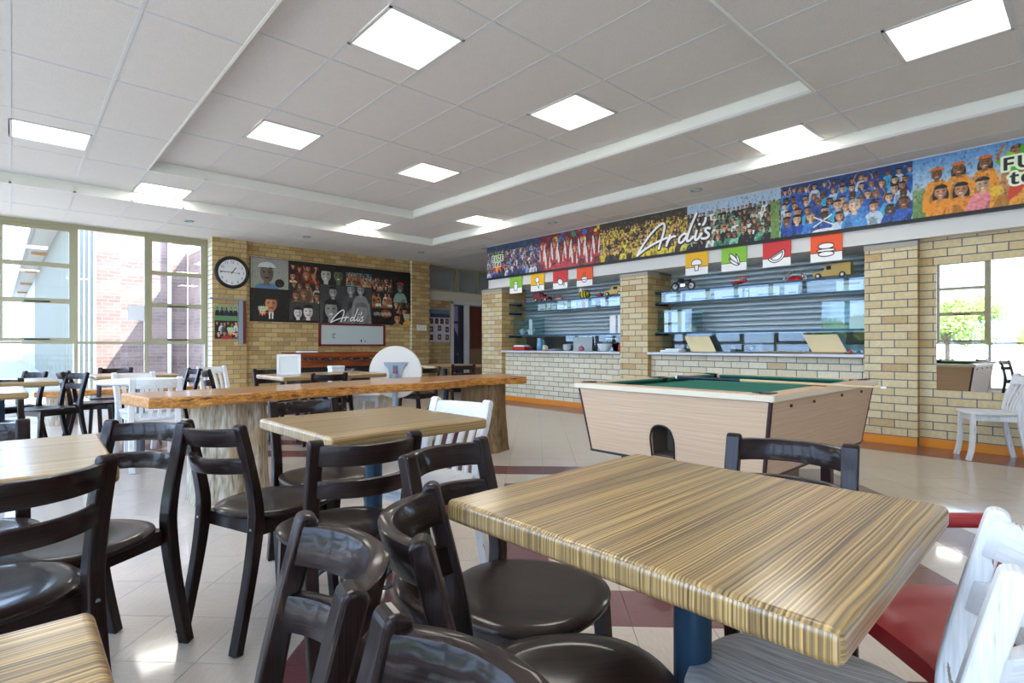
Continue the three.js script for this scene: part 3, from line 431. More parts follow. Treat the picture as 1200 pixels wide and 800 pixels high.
{ // black photo poster on the back wall, 3.46 x 1.2 m
  const W = 1536, H = 532, map = canvasTex(W, H, (g) => {
    g.fillStyle = '#141415'; g.fillRect(0, 0, W, H);
    const U = W / 752, V = H / 312, tone = ['#2a2a2a', '#484848', '#6e6e6e', '#222', '#8a8a8a', '#161616'], grey = { skin: '#9a9a98', hair: '#131313' };
    const q = (x0, y0, x1, y1, f) => { g.save(); g.beginPath(); g.rect(x0 * U, y0 * V, (x1 - x0) * U, (y1 - y0) * V); g.clip(); g.translate(x0 * U, y0 * V); f((x1 - x0) * U, (y1 - y0) * V); g.restore(); };
    q(0, 0, 152, 150, (w, h) => { const k = g.createLinearGradient(0, 0, 0, h); k.addColorStop(0, '#9a9a98'); k.addColorStop(1, '#9aa088'); g.fillStyle = k; g.fillRect(0, 0, w, h); person(g, w * 0.42, h * 0.74, h * 0.56, '#5a7ca8', { skin: '#6b6152', hair: '#222', hat: '#d6d8d6', mouth: '#2a1414', long: false, arm: false }); g.fillStyle = '#1b1b1b'; g.beginPath(); g.ellipse(w * 0.76, h * 0.8, 40, 36, 0, 0, 7); g.fill(); });
    q(0, 152, 152, 300, (w, h) => { g.fillStyle = '#171412'; g.fillRect(0, 0, w, h); person(g, w * 0.53, h * 0.72, h * 0.5, '#14100f', { skin: '#c8865c', hair: '#1a1412', long: false, arm: false, mouth: '#7a2a1e' }); g.fillStyle = '#e8e4de'; g.fillRect(w * 0.47, h * 0.78, w * 0.12, h * 0.3); g.fillStyle = '#141414'; g.fillRect(w * 0.515, h * 0.8, w * 0.035, h * 0.3); });
    g.fillStyle = 'rgba(8,8,10,.22)'; g.fillRect(152 * U, 0, W, H);
    teaLogo(g, 46 * U, 258 * V, 0.5);
    q(156, 20, 286, 110, (w, h) => crowd(g, 0, 0, w, h, '#4a1612', ['#5a1a16', '#1c1210', '#8a2a1e', '#d8c0a0'], h * 0.3, h * 0.4, 2, { dark: 0.3, skin: '#c07a50' }));
    q(156, 112, 286, 212, (w, h) => crowd(g, 0, 0, w, h, '#241c16', ['#1c1a18', '#5a4634', '#b8b4ac', '#2c2c2e'], h * 0.28, h * 0.42, 2, { skin: '#9a6a48' }));
    q(156, 214, 286, 302, (w, h) => { g.fillStyle = '#3a3a3a'; g.fillRect(0, 0, w, h); person(g, w * 0.28, h * 0.86, h * 0.62, '#111', { skin: '#dcd6d0', hair: '#111', long: true, arm: false, mouth: '#b03030' }); person(g, w * 0.62, h * 0.82, h * 0.72, '#8a1a22', { skin: '#e6dedb', hair: '#141414', long: false, arm: false, mouth: '#c03038' }); });
    q(290, 8, 412, 106, (w, h) => { g.fillStyle = '#1a1a1a'; g.fillRect(0, 0, w, h); person(g, w * 0.22, h * 0.82, h * 0.72, '#222', { ...grey, skin: '#bcbcb4', long: true, arm: false }); person(g, w * 0.7, h * 0.8, h * 0.7, '#1c1c1c', { skin: '#5c6a4a', hair: '#0e0e0e', long: false, arm: false }); });
    q(412, 30, 540, 106, (w, h) => crowd(g, 0, 0, w, h, '#4a8aa0', ['#c88a50', '#5aa8b0', '#8a5a3a', '#2a6a7a', '#d0a070'], h * 0.2, h * 0.28, 3, { arm: true }));
    q(290, 108, 540, 318, (w, h) => { crowd(g, 0, 0, w, h, '#3a3a3a', tone, h * 0.26, h * 0.4, 2, { ...grey, dark: 0.4, gap: 2 }); g.fillStyle = 'rgba(150,150,148,.7)'; g.beginPath(); g.moveTo(w * 0.3, h); g.lineTo(w * 0.72, h * 0.36); g.lineTo(w * 0.96, h * 0.42); g.lineTo(w, h); g.fill(); });
    q(540, 44, 650, 126, (w, h) => crowd(g, 0, 0, w, h, '#20222a', ['#c03a34', '#1e2c30', '#d8d4cc', '#2a5a4a', '#141414'], h * 0.16, h * 0.22, 4, {}));
    q(540, 128, 650, 210, (w, h) => crowd(g, 0, 0, w, h, '#16140f', ['#e4e0d8', '#d8d4c8', '#b87a48'], h * 0.22, h * 0.26, 2, { gap: 1.9 }));
    q(540, 210, 650, 320, (w, h) => { g.fillStyle = '#120e0b'; g.fillRect(0, 0, w, h); g.fillStyle = '#8a5a2a'; g.fillRect(0, 4, w, 12); g.fillStyle = '#8a4a22'; g.beginPath(); g.ellipse(w * 0.68, h * 0.36, w * 0.27, 40, 0, 0, 7); g.fill(); g.fillStyle = '#e0e0de'; for (const [x, n] of [[w * 0.14, 5], [w * 0.5, 8]]) for (let i = 0; i < n; i++) { g.beginPath(); g.ellipse(x + i * 13, h * 0.38 + 6 * Math.sin(i * 2), 7, 13, 0.3, 0, 7); g.lineWidth = 4; g.strokeStyle = '#dcdcda'; g.stroke(); } });
    q(652, 50, 752, 180, (w, h) => { g.fillStyle = '#100f10'; g.fillRect(0, 0, w, h); person(g, w * 0.42, h * 0.52, h * 0.4, '#8aa8a0', { skin: '#6a7a70', hair: '#16181a', hat: '#b03030', long: false, arm: false }); });
    q(652, 182, 752, 320, (w, h) => crowd(g, 0, 0, w, h, '#1c1410', ['#d8b03a', '#2a1c12', '#c87a2a', '#181414'], h * 0.26, h * 0.34, 3, {})); teaLogo(g, 726 * U, 270 * V, 0.4);
    grain(g, W, H, 7000); script(g, 334 * U, 236 * V, 1.12, 0); g.strokeStyle = '#0c0c0c'; g.lineWidth = 4; for (const x of [154, 288, 541, 651]) { g.beginPath(); g.moveTo(x * U, 0); g.lineTo(x * U, H); g.stroke(); }
  });
  const p = thing('photo_poster', 'wide black poster of student photographs with white script on brick wall', 'poster', [5.0, 2.107, -10.783]);
  part('board', box(3.465, 1.205, 0.018), M.black, p); part('printed_sheet', new THREE.PlaneGeometry(3.45, 1.19).translate(0, 0, 0.0105), std({ map, roughness: 0.55 }), p);
}
{ // whiteboard, clock, notice picture, switches, portrait board
  const b = thing('notice_board', 'pale board with a dark red frame under the black poster', 'board', [5.33, 1.268, -10.785]);
  part('panel', box(1.42, 0.42, 0.012), hex('#c4d0cf', { roughness: 0.35 }), b); const rw = hex('#7a2326', { roughness: 0.5 });
  part('frame', merge(box(1.5, 0.04, 0.03, 0, -0.215, 0.004), box(1.5, 0.03, 0.03, 0, 0.215, 0.004), box(0.045, 0.44, 0.03, -0.728, 0, 0.004), box(0.045, 0.44, 0.03, 0.728, 0, 0.004)), rw, b);
  part('marks', merge(box(0.06, 0.012, 0.002, -0.42, 0.02, 0.008), box(0.012, 0.09, 0.002, -0.45, -0.02, 0.008), box(0.05, 0.012, 0.002, -0.43, -0.06, 0.008), box(0.025, 0.05, 0.002, 0.18, -0.12, 0.008), box(0.03, 0.02, 0.002, 0.27, -0.13, 0.008)), M.black, b);
  const c = thing('wall_clock', 'round white wall clock with black rim on brick pier', 'clock', [2.94, 2.372, -10.70]);
  part('rim', new THREE.TorusGeometry(0.262, 0.032, 12, 48).scale(1, 1, 0.7), M.black, c); part('back', new THREE.CylinderGeometry(0.27, 0.27, 0.02, 48).rotateX(Math.PI / 2).translate(0, 0, -0.012), M.black, c);
  part('dial', new THREE.CircleGeometry(0.25, 48).translate(0, 0, 0.004), std({ roughness: 0.5, map: canvasTex(512, 512, (g) => { g.fillStyle = '#e4e6e6'; g.fillRect(0, 0, 512, 512); g.fillStyle = '#1a1a1c'; g.font = '62px sans-serif'; g.textAlign = 'center'; g.textBaseline = 'middle'; for (let i = 1; i <= 12; i++) { const a = i * Math.PI / 6; g.fillText(String(i), 256 + 196 * Math.sin(a), 258 - 196 * Math.cos(a)); } for (let i = 0; i < 60; i++) { const a = i * Math.PI / 30; g.save(); g.translate(256 + 246 * Math.sin(a), 256 - 246 * Math.cos(a)); g.rotate(a); g.fillRect(-1.5, -4, 3, 8); g.restore(); } }) }), c);
  const hand = (len, w, deg, z) => box(w, len, 0.003).translate(0, len / 2 - 0.03, z).rotateZ(-deg * Math.PI / 180);
  part('hour_hand', hand(0.14, 0.014, 34, 0.01), M.black, c); part('minute_hand', hand(0.23, 0.01, 272, 0.013), M.black, c); part('second_hand', merge(hand(0.16, 0.004, 96, 0.016), new THREE.CylinderGeometry(0.012, 0.012, 0.004, 12).rotateX(Math.PI / 2).translate(0.11, -0.012, 0.016)), M.black, c);
  const n = thing('sports_board', 'framed green sports picture under the wall clock', 'picture', [2.86, 1.47, -10.695]);
  part('printed_sheet', box(0.38, 0.6, 0.012, -0.02, 0, 0), std({ roughness: 0.6, map: canvasTex(256, 384, (g, W, H) => { g.fillStyle = '#7fa07a'; g.fillRect(0, 0, W, H * 0.46); for (let i = 0; i < 5; i++) person(g, 30 + i * 50, 50, 26, pick(['#1c2030', '#c88a30', '#22304a']), { long: false }); g.fillStyle = '#5f8a5a'; g.fillRect(0, 120, W, 60); crowd(g, 0, 176, W, 208, '#1a1a1e', ['#b02a30', '#d8d8d8', '#1a1a1c', '#5a5a62'], 34, 48, 2, {}); teaLogo(g, 176, 290, 0.6); }) }), n);
  part('side_panel', box(0.075, 0.8, 0.02, 0.22, 0.0, 0.01), hex('#8a98a0'), n); part('red_panel', box(0.05, 0.78, 0.02, 0.285, 0.0, 0.012), hex('#6a2024'), n); part('top_shelf', box(0.62, 0.03, 0.05, 0.02, 0.415, 0.01), hex('#8a8a88'), n);
  for (const [x, l] of [[6.92, 'white switch plate nearer the black poster'], [7.06, 'white switch plate nearer the corridor edge']]) { const s = thing('switch_plate', l, 'switch', [x, 1.455, -10.71]); part('plate', rbox(0.13, 0.13, 0.012, 0.004), hex('#e6e4de'), s); part('rocker', rbox(0.03, 0.05, 0.008, 0.003, 0, 0, 0.008), hex('#d2d0ca'), s); }
  const pb = thing('portrait_board', 'notice board of small staff portraits beside the corridor door', 'board', [7.72, 1.535, ZF + 0.025]);
  part('frame', merge(box(0.66, 0.03, 0.03, 0, 0.41, 0), box(0.66, 0.03, 0.03, 0, -0.41, 0), box(0.03, 0.84, 0.03, -0.32, 0, 0), box(0.03, 0.84, 0.03, 0.32, 0, 0)), hex('#b8a888'), pb);
  part('printed_sheet', box(0.62, 0.8, 0.012), std({ roughness: 0.6, map: canvasTex(256, 352, (g, W, H) => { g.fillStyle = '#cfc8d4'; g.fillRect(0, 0, W, H); g.fillStyle = '#6a7a96'; g.fillRect(0, 0, W, 62); g.fillStyle = '#3c4a4c'; g.fillRect(0, 50, W, 40); for (const [x, y] of [[30, 130], [94, 130], [158, 130], [222, 130], [30, 218], [128, 206], [222, 218], [30, 304], [128, 300], [222, 304]]) { g.save(); g.beginPath(); g.rect(x - 21, y - 30, 42, 58); g.clip(); g.fillStyle = '#5a3a34'; g.fillRect(x - 21, y - 30, 42, 58); person(g, x, y + 8, 30, '#2a2430', { arm: false }); g.restore(); } }) }), pb);
}
// ---------- food signs hanging under the banner ----------
{
  const D = {
    glass: (g) => { g.beginPath(); g.moveTo(88, 110); g.lineTo(168, 110); g.lineTo(158, 216); g.lineTo(98, 216); g.closePath(); g.fill(); g.stroke(); g.beginPath(); g.ellipse(128, 110, 42, 16, 0, 0, 7); g.fill(); g.stroke(); },
    cone: (g) => { g.beginPath(); g.moveTo(96, 130); g.lineTo(158, 226); g.lineTo(160, 120); g.closePath(); g.fill(); g.stroke(); g.beginPath(); g.arc(124, 106, 38, 0, 7); g.fill(); g.stroke(); },
    sweet: (g) => { g.beginPath(); g.ellipse(130, 168, 48, 36, 0.6, 0, 7); g.fill(); g.stroke(); g.beginPath(); g.moveTo(96, 140); g.lineTo(58, 118); g.lineTo(84, 100); g.lineTo(70, 148); g.closePath(); g.fill(); g.stroke(); g.beginPath(); g.moveTo(164, 190); g.lineTo(206, 190); g.lineTo(196, 220); g.closePath(); g.fill(); g.stroke(); },
    cup: (g) => { g.beginPath(); g.arc(128, 156, 50, 0, Math.PI); g.closePath(); g.fill(); g.stroke(); g.beginPath(); g.ellipse(128, 156, 50, 18, 0, 0, 7); g.fill(); g.stroke(); g.beginPath(); g.moveTo(112, 122); g.quadraticCurveTo(104, 104, 116, 84); g.moveTo(140, 122); g.quadraticCurveTo(132, 104, 144, 84); g.stroke(); },
    mushroom: (g) => { g.beginPath(); g.moveTo(104, 150); g.lineTo(108, 214); g.lineTo(148, 214); g.lineTo(152, 150); g.closePath(); g.fill(); g.stroke(); g.beginPath(); g.moveTo(70, 156); g.quadraticCurveTo(64, 96, 128, 96); g.quadraticCurveTo(192, 96, 186, 156); g.closePath(); g.fill(); g.stroke(); },
    corn: (g) => { g.save(); g.translate(140, 150); g.rotate(-0.7); g.beginPath(); g.ellipse(0, -10, 22, 74, 0, 0, 7); g.fill(); g.stroke(); g.beginPath(); g.moveTo(-16, 62); g.quadraticCurveTo(-60, 0, -34, -56); g.quadraticCurveTo(-10, 0, 0, 66); g.quadraticCurveTo(20, 0, 46, -40); g.quadraticCurveTo(52, 20, 10, 66); g.closePath(); g.fill(); g.stroke(); g.restore(); },
    melon: (g) => { g.save(); g.translate(128, 150); g.rotate(-0.5); g.beginPath(); g.moveTo(-84, -10); g.lineTo(84, -10); g.quadraticCurveTo(70, 62, 0, 62); g.quadraticCurveTo(-70, 62, -84, -10); g.fill(); g.stroke(); g.beginPath(); g.moveTo(-62, 2); g.lineTo(62, 2); g.quadraticCurveTo(40, 46, 0, 46); g.quadraticCurveTo(-40, 46, -62, 2); g.stroke(); g.restore(); },
    burger: (g) => { g.beginPath(); g.ellipse(128, 120, 64, 26, 0, 0, 7); g.fill(); g.stroke(); g.beginPath(); g.ellipse(128, 158, 76, 14, 0, 0, 7); g.fill(); g.stroke(); g.beginPath(); g.ellipse(128, 190, 64, 22, 0, 0, 7); g.fill(); g.stroke(); } };
  [['glass', '#8ac43a', 'green hanging sign with a drinking glass drawing', -7.395], ['cone', '#f2b91e', 'yellow hanging sign with an ice cream cone drawing', -6.83], ['sweet', '#d3363a', 'red hanging sign with a wrapped sweet drawing', -6.285], ['cup', '#f05a28', 'orange hanging sign with a steaming cup drawing', -5.75], ['mushroom', '#f2b91e', 'yellow hanging sign with a mushroom drawing', -3.775], ['corn', '#8ac43a', 'green hanging sign with a corn cob drawing', -3.255], ['melon', '#d3363a', 'red hanging sign with a melon slice drawing', -2.72], ['burger', '#f05a28', 'orange hanging sign with a burger drawing', -2.17]].forEach(([k, col, label, z]) => {
    const t = thing('food_sign', label, 'sign', [6.885, 2.185, z], 0, 'food signs under the long banner');
    part('board', box(0.01, 0.335, 0.33), hex(col), t);
    const f = new THREE.Mesh(new THREE.PlaneGeometry(0.33, 0.335), std({ roughness: 0.6, map: canvasTex(256, 256, (g) => { g.fillStyle = col; g.fillRect(0, 0, 256, 256); g.fillStyle = '#f0f0ee'; g.fillRect(0, 178, 256, 78); g.fillStyle = '#161616'; g.fillRect(0, 174, 256, 6); g.fillStyle = '#f6f6f4'; g.strokeStyle = '#141414'; g.lineWidth = 8; g.lineJoin = 'round'; D[k](g); }) })); f.name = 'printed_face'; f.rotation.y = -Math.PI / 2; f.position.x = -0.0056; t.add(f); shade(t);
  });
}
// =====================================================================
// SERVING HATCHES: glass shelf units, notices, toys, kitchenware
// =====================================================================
const SH1 = 1.845, SH2 = 1.675, SH3 = 1.235;
HATCH.forEach(([a, b], i) => {
  const c = (a + b) / 2, w = b - a - 0.03, u = thing('glass_shelf_unit', i ? 'long glass shelf unit across the hatch nearer the mirror' : 'long glass shelf unit across the hatch nearer the corridor', 'shelf', [7.13, 0, c]);
  for (const [y, d] of [[SH1, 0.3], [SH2, 0.3], [SH3, 0.36]]) {
    part('shelf', box(d, 0.008, w, d / 2 - 0.02, y, 0), M.shelfGlass, u); part('front_rail', rbox(0.016, 0.022, w, 0.004, -0.02, y, 0), M.shelfRail, u);
    for (const s of [-1, 1]) part('bracket', box(0.34, 0.03, 0.014, 0.14, y - 0.016, s * (w / 2 - 0.01)), M.black, u);
  }
  part('front_pane', box(0.005, SH1 - SH2 - 0.02, w, -0.015, (SH1 + SH2) / 2, 0), M.shelfGlass, u);
  part('sneeze_pane', box(0.005, SH3 - 0.96, w, 0.17, (SH3 + 0.96) / 2, 0), M.shelfGlass, u);
});
// glass boxes on the lowest shelf
for (const [z0, z1, label] of [[-4.55, -4.0, 'glass display box beside the pier between the hatches'], [-2.3, -1.83, 'glass display box beside the pier near the mirror'], [-7.75, -7.2, 'glass display box beside the pier at the corridor']]) {
  const g = thing('display_box', label, 'glass box', [7.3, SH3 + 0.006, (z0 + z1) / 2]); const w = z1 - z0, h = 0.33;
  for (const s of [-1, 1]) { part('side_pane', box(0.3, h, 0.005, 0, h / 2, s * w / 2), M.shelfGlass, g); part('long_pane', box(0.005, h, w, s * 0.15, h / 2, 0), M.shelfGlass, g); }
  part('lid', box(0.3, 0.006, w, 0, h, 0), M.shelfGlass, g);
}
{ // paper notices
  const strips = [[-4.42, -4.153, 'between the corner and the motorbike model'], [-4.1, -3.72, 'under the motorbike model'], [-3.66, -3.265, 'under the toy aeroplane'], [-3.24, -3.19, 'narrow, beside the widest notice'], [-3.174, -2.795, 'widest of the notices under the corn sign'], [-2.733, -2.571, 'under the red dome model'], [-2.15, -1.87, 'under the yellow van model'],
    [-7.09, -6.9, 'under the red truck model'], [-6.87, -6.77, 'beside the truck notice'], [-6.75, -6.63, 'with dark print under the figurine'], [-6.61, -6.46, 'square, left of the blue leaflet'], [-6.44, -6.16, 'under the bee model'], [-5.64, -5.26, 'under the yellow car model']];
  strips.forEach(([z0, z1, w], i) => { const n = thing('paper_notice', ('white paper notice in glass shelf ' + w).replace('left of', 'next to'), 'notice', [7.16, SH2 + 0.006, (z0 + z1) / 2], 0, 'paper notices in the glass shelves'); const d = z1 - z0, h = 0.128; part('sheet', box(0.003, h, d, 0, h / 2, 0), M.paper, n); part('print', box(0.0012, 0.02, d * 0.6, -0.0022, h * (i % 3 ? 0.25 : 0.7), d * 0.08), hex(i === 2 ? '#2f6ed0' : i % 2 ? '#8a98b0' : '#a8b4c0'), n); });
  const lf = thing('leaflet', 'pink and blue leaflet in glass shelf under the orange cup sign', 'leaflet', [7.16, SH2 + 0.006, -5.94]); part('sheet', box(0.003, 0.125, 0.4, 0, 0.0625, 0), hex('#cfe2f4'), lf); part('print', box(0.001, 0.1, 0.07, -0.002, 0.06, -0.06), hex('#e06a80'), lf);
  [[-4.47, -4.41, 7.2, 'narrow white card in the box beside the middle pier'], [-4.35, -4.13, 7.2, 'tall white card in the box beside the middle pier'], [-2.02, -1.85, 7.2, 'tall white card in the box near the mirror pier'], [-5.52, -5.4, 7.25, 'narrow white card standing left on the low shelf of the corridor hatch'], [-5.36, -5.15, 7.25, 'wide white card standing on the low shelf of the corridor hatch'], [-7.42, -7.33, 7.25, 'narrow white card beside the teacups']].forEach(([z0, z1, x, label]) => solo('menu_card', box(0.004, 0.3, z1 - z0), M.paper, label.replace('standing left on', 'standing on'), 'card', [x, SH3 + 0.16, (z0 + z1) / 2]));
}
// cream boards propped on the counter
for (const [z, label] of [[-3.92, 'cream paper board tilted on the counter under the mushroom sign'], [-2.31, 'cream paper board tilted on the counter under the burger sign']]) {
  const s = new THREE.Shape([[-0.19, 0.11], [0.19, 0.11], [0.3, -0.11], [-0.08, -0.11]].map((p) => new THREE.Vector2(...p)));
  const m = solo('tilted_board', new THREE.ExtrudeGeometry(s, { depth: 0.004, bevelEnabled: false }).rotateY(-Math.PI / 2), M.creamPaper, label, 'board', [7.2, 1.075, z - 0.03]);
}
{ // toys on the top shelves
  const y = SH1 + 0.006, wheel = (r, w) => new THREE.CylinderGeometry(r, r, w, 18).rotateX(Math.PI / 2), gold = hex('#c9a74e', { roughness: 0.35 }), redp = hex('#b3202a', { roughness: 0.35 }), chrome = std({ color: '#c8ccd0', metalness: 0.9, roughness: 0.2 }), tyre = hex('#1a1a1a'), cream = hex('#e8dcc0');
  // every toy is built nose towards -x, then turned to lie along the shelf
  const car = (label, pos, prof, mat, cabin, k) => { const t = thing('toy_vehicle', label, 'toy', pos, -Math.PI / 2, 'model vehicles on the glass shelves'); const s = new THREE.Shape(prof.map((p) => new THREE.Vector2(p[0] * k, p[1] * k)));
    part('body', new THREE.ExtrudeGeometry(s, { depth: 0.09 * k, bevelEnabled: true, bevelSize: 0.006, bevelThickness: 0.01, bevelSegments: 2 }).translate(0, 0, -0.045 * k), mat, t);
    part('windows', box(cabin[2] * k, cabin[3] * k, 0.118 * k, cabin[0] * k, cabin[1] * k, 0), tyre, t);
    for (const x of [cabin[4], cabin[5]]) for (const s2 of [-1, 1]) { const w = part('wheel', wheel(0.034 * k, 0.02).translate(x * k, 0.034 * k, s2 * 0.058 * k), tyre, t); part('hub', wheel(0.018 * k, 0.023).translate(x * k, 0.034 * k, s2 * 0.058 * k), cream, w); } return t; };
  car('yellow vintage delivery van model on the glass shelf', [7.2, y, -2.2], [[-0.19, 0.03], [-0.2, 0.075], [-0.08, 0.09], [-0.05, 0.16], [0.2, 0.17], [0.2, 0.03]], gold, [-0.025, 0.125, 0.05, 0.045, -0.14, 0.12], 1.0);
  car('yellow vintage coupe model on the glass shelf beside the pier', [7.2, y, -5.36], [[-0.17, 0.03], [-0.18, 0.08], [-0.07, 0.095], [-0.02, 0.155], [0.09, 0.15], [0.17, 0.085], [0.18, 0.03]], gold, [0.03, 0.12, 0.075, 0.04, -0.12, 0.11], 1.05);
  car('dark red vintage truck model on the glass shelf', [7.2, y, -7.02], [[-0.18, 0.04], [-0.18, 0.16], [-0.02, 0.16], [-0.02, 0.12], [0.05, 0.13], [0.06, 0.08], [0.18, 0.075], [0.18, 0.04]], hex('#8a2a2c', { roughness: 0.4 }), [0.02, 0.1, 0.05, 0.04, -0.1, 0.13], 1.05);
  const mb = thing('toy_motorbike', 'black and chrome motorbike model on the glass shelf', 'toy', [7.2, y, -4.15], -Math.PI / 2);
  for (const x of [-0.14, 0.12]) { const w = part('wheel', new THREE.TorusGeometry(0.05, 0.013, 8, 24).translate(x, 0.063, 0), tyre, mb); part('rim', new THREE.TorusGeometry(0.037, 0.006, 6, 20).translate(x, 0.063, 0), cream, w); part('spokes', merge([0, 1, 2].map((k) => box(0.072, 0.004, 0.004).rotateZ(k * Math.PI / 3).translate(x, 0.063, 0))), chrome, w); }
  part('frame', merge(tube([[-0.14, 0.063, 0], [-0.09, 0.15, 0], [0.0, 0.1, 0], [0.12, 0.063, 0]], 0.008), tube([[-0.09, 0.15, 0], [0.02, 0.15, 0], [0.12, 0.12, 0]], 0.008)), tyre, mb); part('engine', rbox(0.09, 0.06, 0.05, 0.012, -0.01, 0.075, 0), chrome, mb); part('tank', new THREE.SphereGeometry(0.035, 14, 10).scale(1.5, 0.8, 0.8).translate(-0.04, 0.15, 0), tyre, mb); part('saddle', rbox(0.1, 0.022, 0.045, 0.01, 0.07, 0.145, 0), tyre, mb); part('handlebar', tube([[-0.08, 0.17, -0.05], [-0.1, 0.19, 0], [-0.08, 0.17, 0.05]], 0.005), chrome, mb);
  const pl = thing('toy_aeroplane', 'small red and yellow aeroplane model on the glass shelf', 'toy', [7.2, y, -3.33], -Math.PI / 2); part('fuselage', tube([[-0.1, 0.05, 0], [0, 0.055, 0], [0.1, 0.07, 0]], 0.022, 10), redp, pl); part('lower_wing', box(0.06, 0.008, 0.2, -0.03, 0.04, 0), redp, pl); part('upper_wing', box(0.15, 0.01, 0.06, 0.04, 0.125, 0).rotateZ(-0.12), redp, pl); part('pilot', cyl(0.018, 0.01, 0.06, 0.01, 0.06, 0), hex('#d8a83a'), pl); for (const s of [-1, 1]) part('wheel', wheel(0.018, 0.01).translate(-0.05, 0.018, s * 0.05), tyre, pl);
  const dm = thing('toy_dome', 'chrome hooped red dome model on the glass shelf', 'toy', [7.2, y, -2.62], -Math.PI / 2); part('base', new THREE.SphereGeometry(0.09, 18, 10, 0, 6.3, 0, 1.57).scale(1.1, 0.8, 0.8), redp, dm); for (const k of [-0.5, 0, 0.5]) part('hoop', new THREE.TorusGeometry(0.135, 0.007, 6, 24, Math.PI).rotateY(k), chrome, dm);
  const be = thing('toy_bee', 'yellow and black striped bee ornament on the glass shelf', 'toy', [7.2, y, -6.02], -Math.PI / 2); part('body', new THREE.SphereGeometry(0.07, 16, 12).scale(1.5, 0.95, 0.9).translate(0, 0.07, 0), hex('#e0cc3a'), be); for (const x of [-0.04, 0.02, 0.07]) part('stripe', new THREE.TorusGeometry(0.064 - 0.14 * Math.abs(x) * 0.5, 0.009, 6, 18).rotateY(Math.PI / 2).translate(x, 0.07, 0), tyre, be); for (const s of [-1, 1]) part('wing', new THREE.SphereGeometry(0.05, 12, 8).scale(0.7, 1.1, 0.2).translate(-0.05, 0.135, s * 0.04), hex('#e8e8e0'), be);
  const fg = thing('figurine', 'small red and white figurine on the glass shelf', 'ornament', [7.2, y, -6.6], -Math.PI / 2); part('body', rbox(0.14, 0.04, 0.06, 0.01, 0, 0.03, 0), hex('#c8a08a'), fg); part('top', rbox(0.05, 0.05, 0.04, 0.01, 0.01, 0.07, 0), redp, fg);
  const pot = thing('toy_pot', 'little red lidded pot on the shelf beside the coupe', 'ornament', [7.2, y, -5.68]); part('bowl', new THREE.LatheGeometry([[0, 0], [0.035, 0], [0.05, 0.03], [0.045, 0.06]].map((p) => new THREE.Vector2(...p)), 18), redp, pot); part('knob', new THREE.SphereGeometry(0.015, 10, 8).translate(0, 0.07, 0), redp, pot);
  const cn = thing('red_canister', 'tiny red canister at the corridor end of the glass shelf', 'canister', [7.2, y, -7.5]); part('can', cyl(0.03, 0.03, 0.07), redp, cn); part('lid', cyl(0.031, 0.028, 0.012, 0, 0.07, 0), tyre, cn);
}
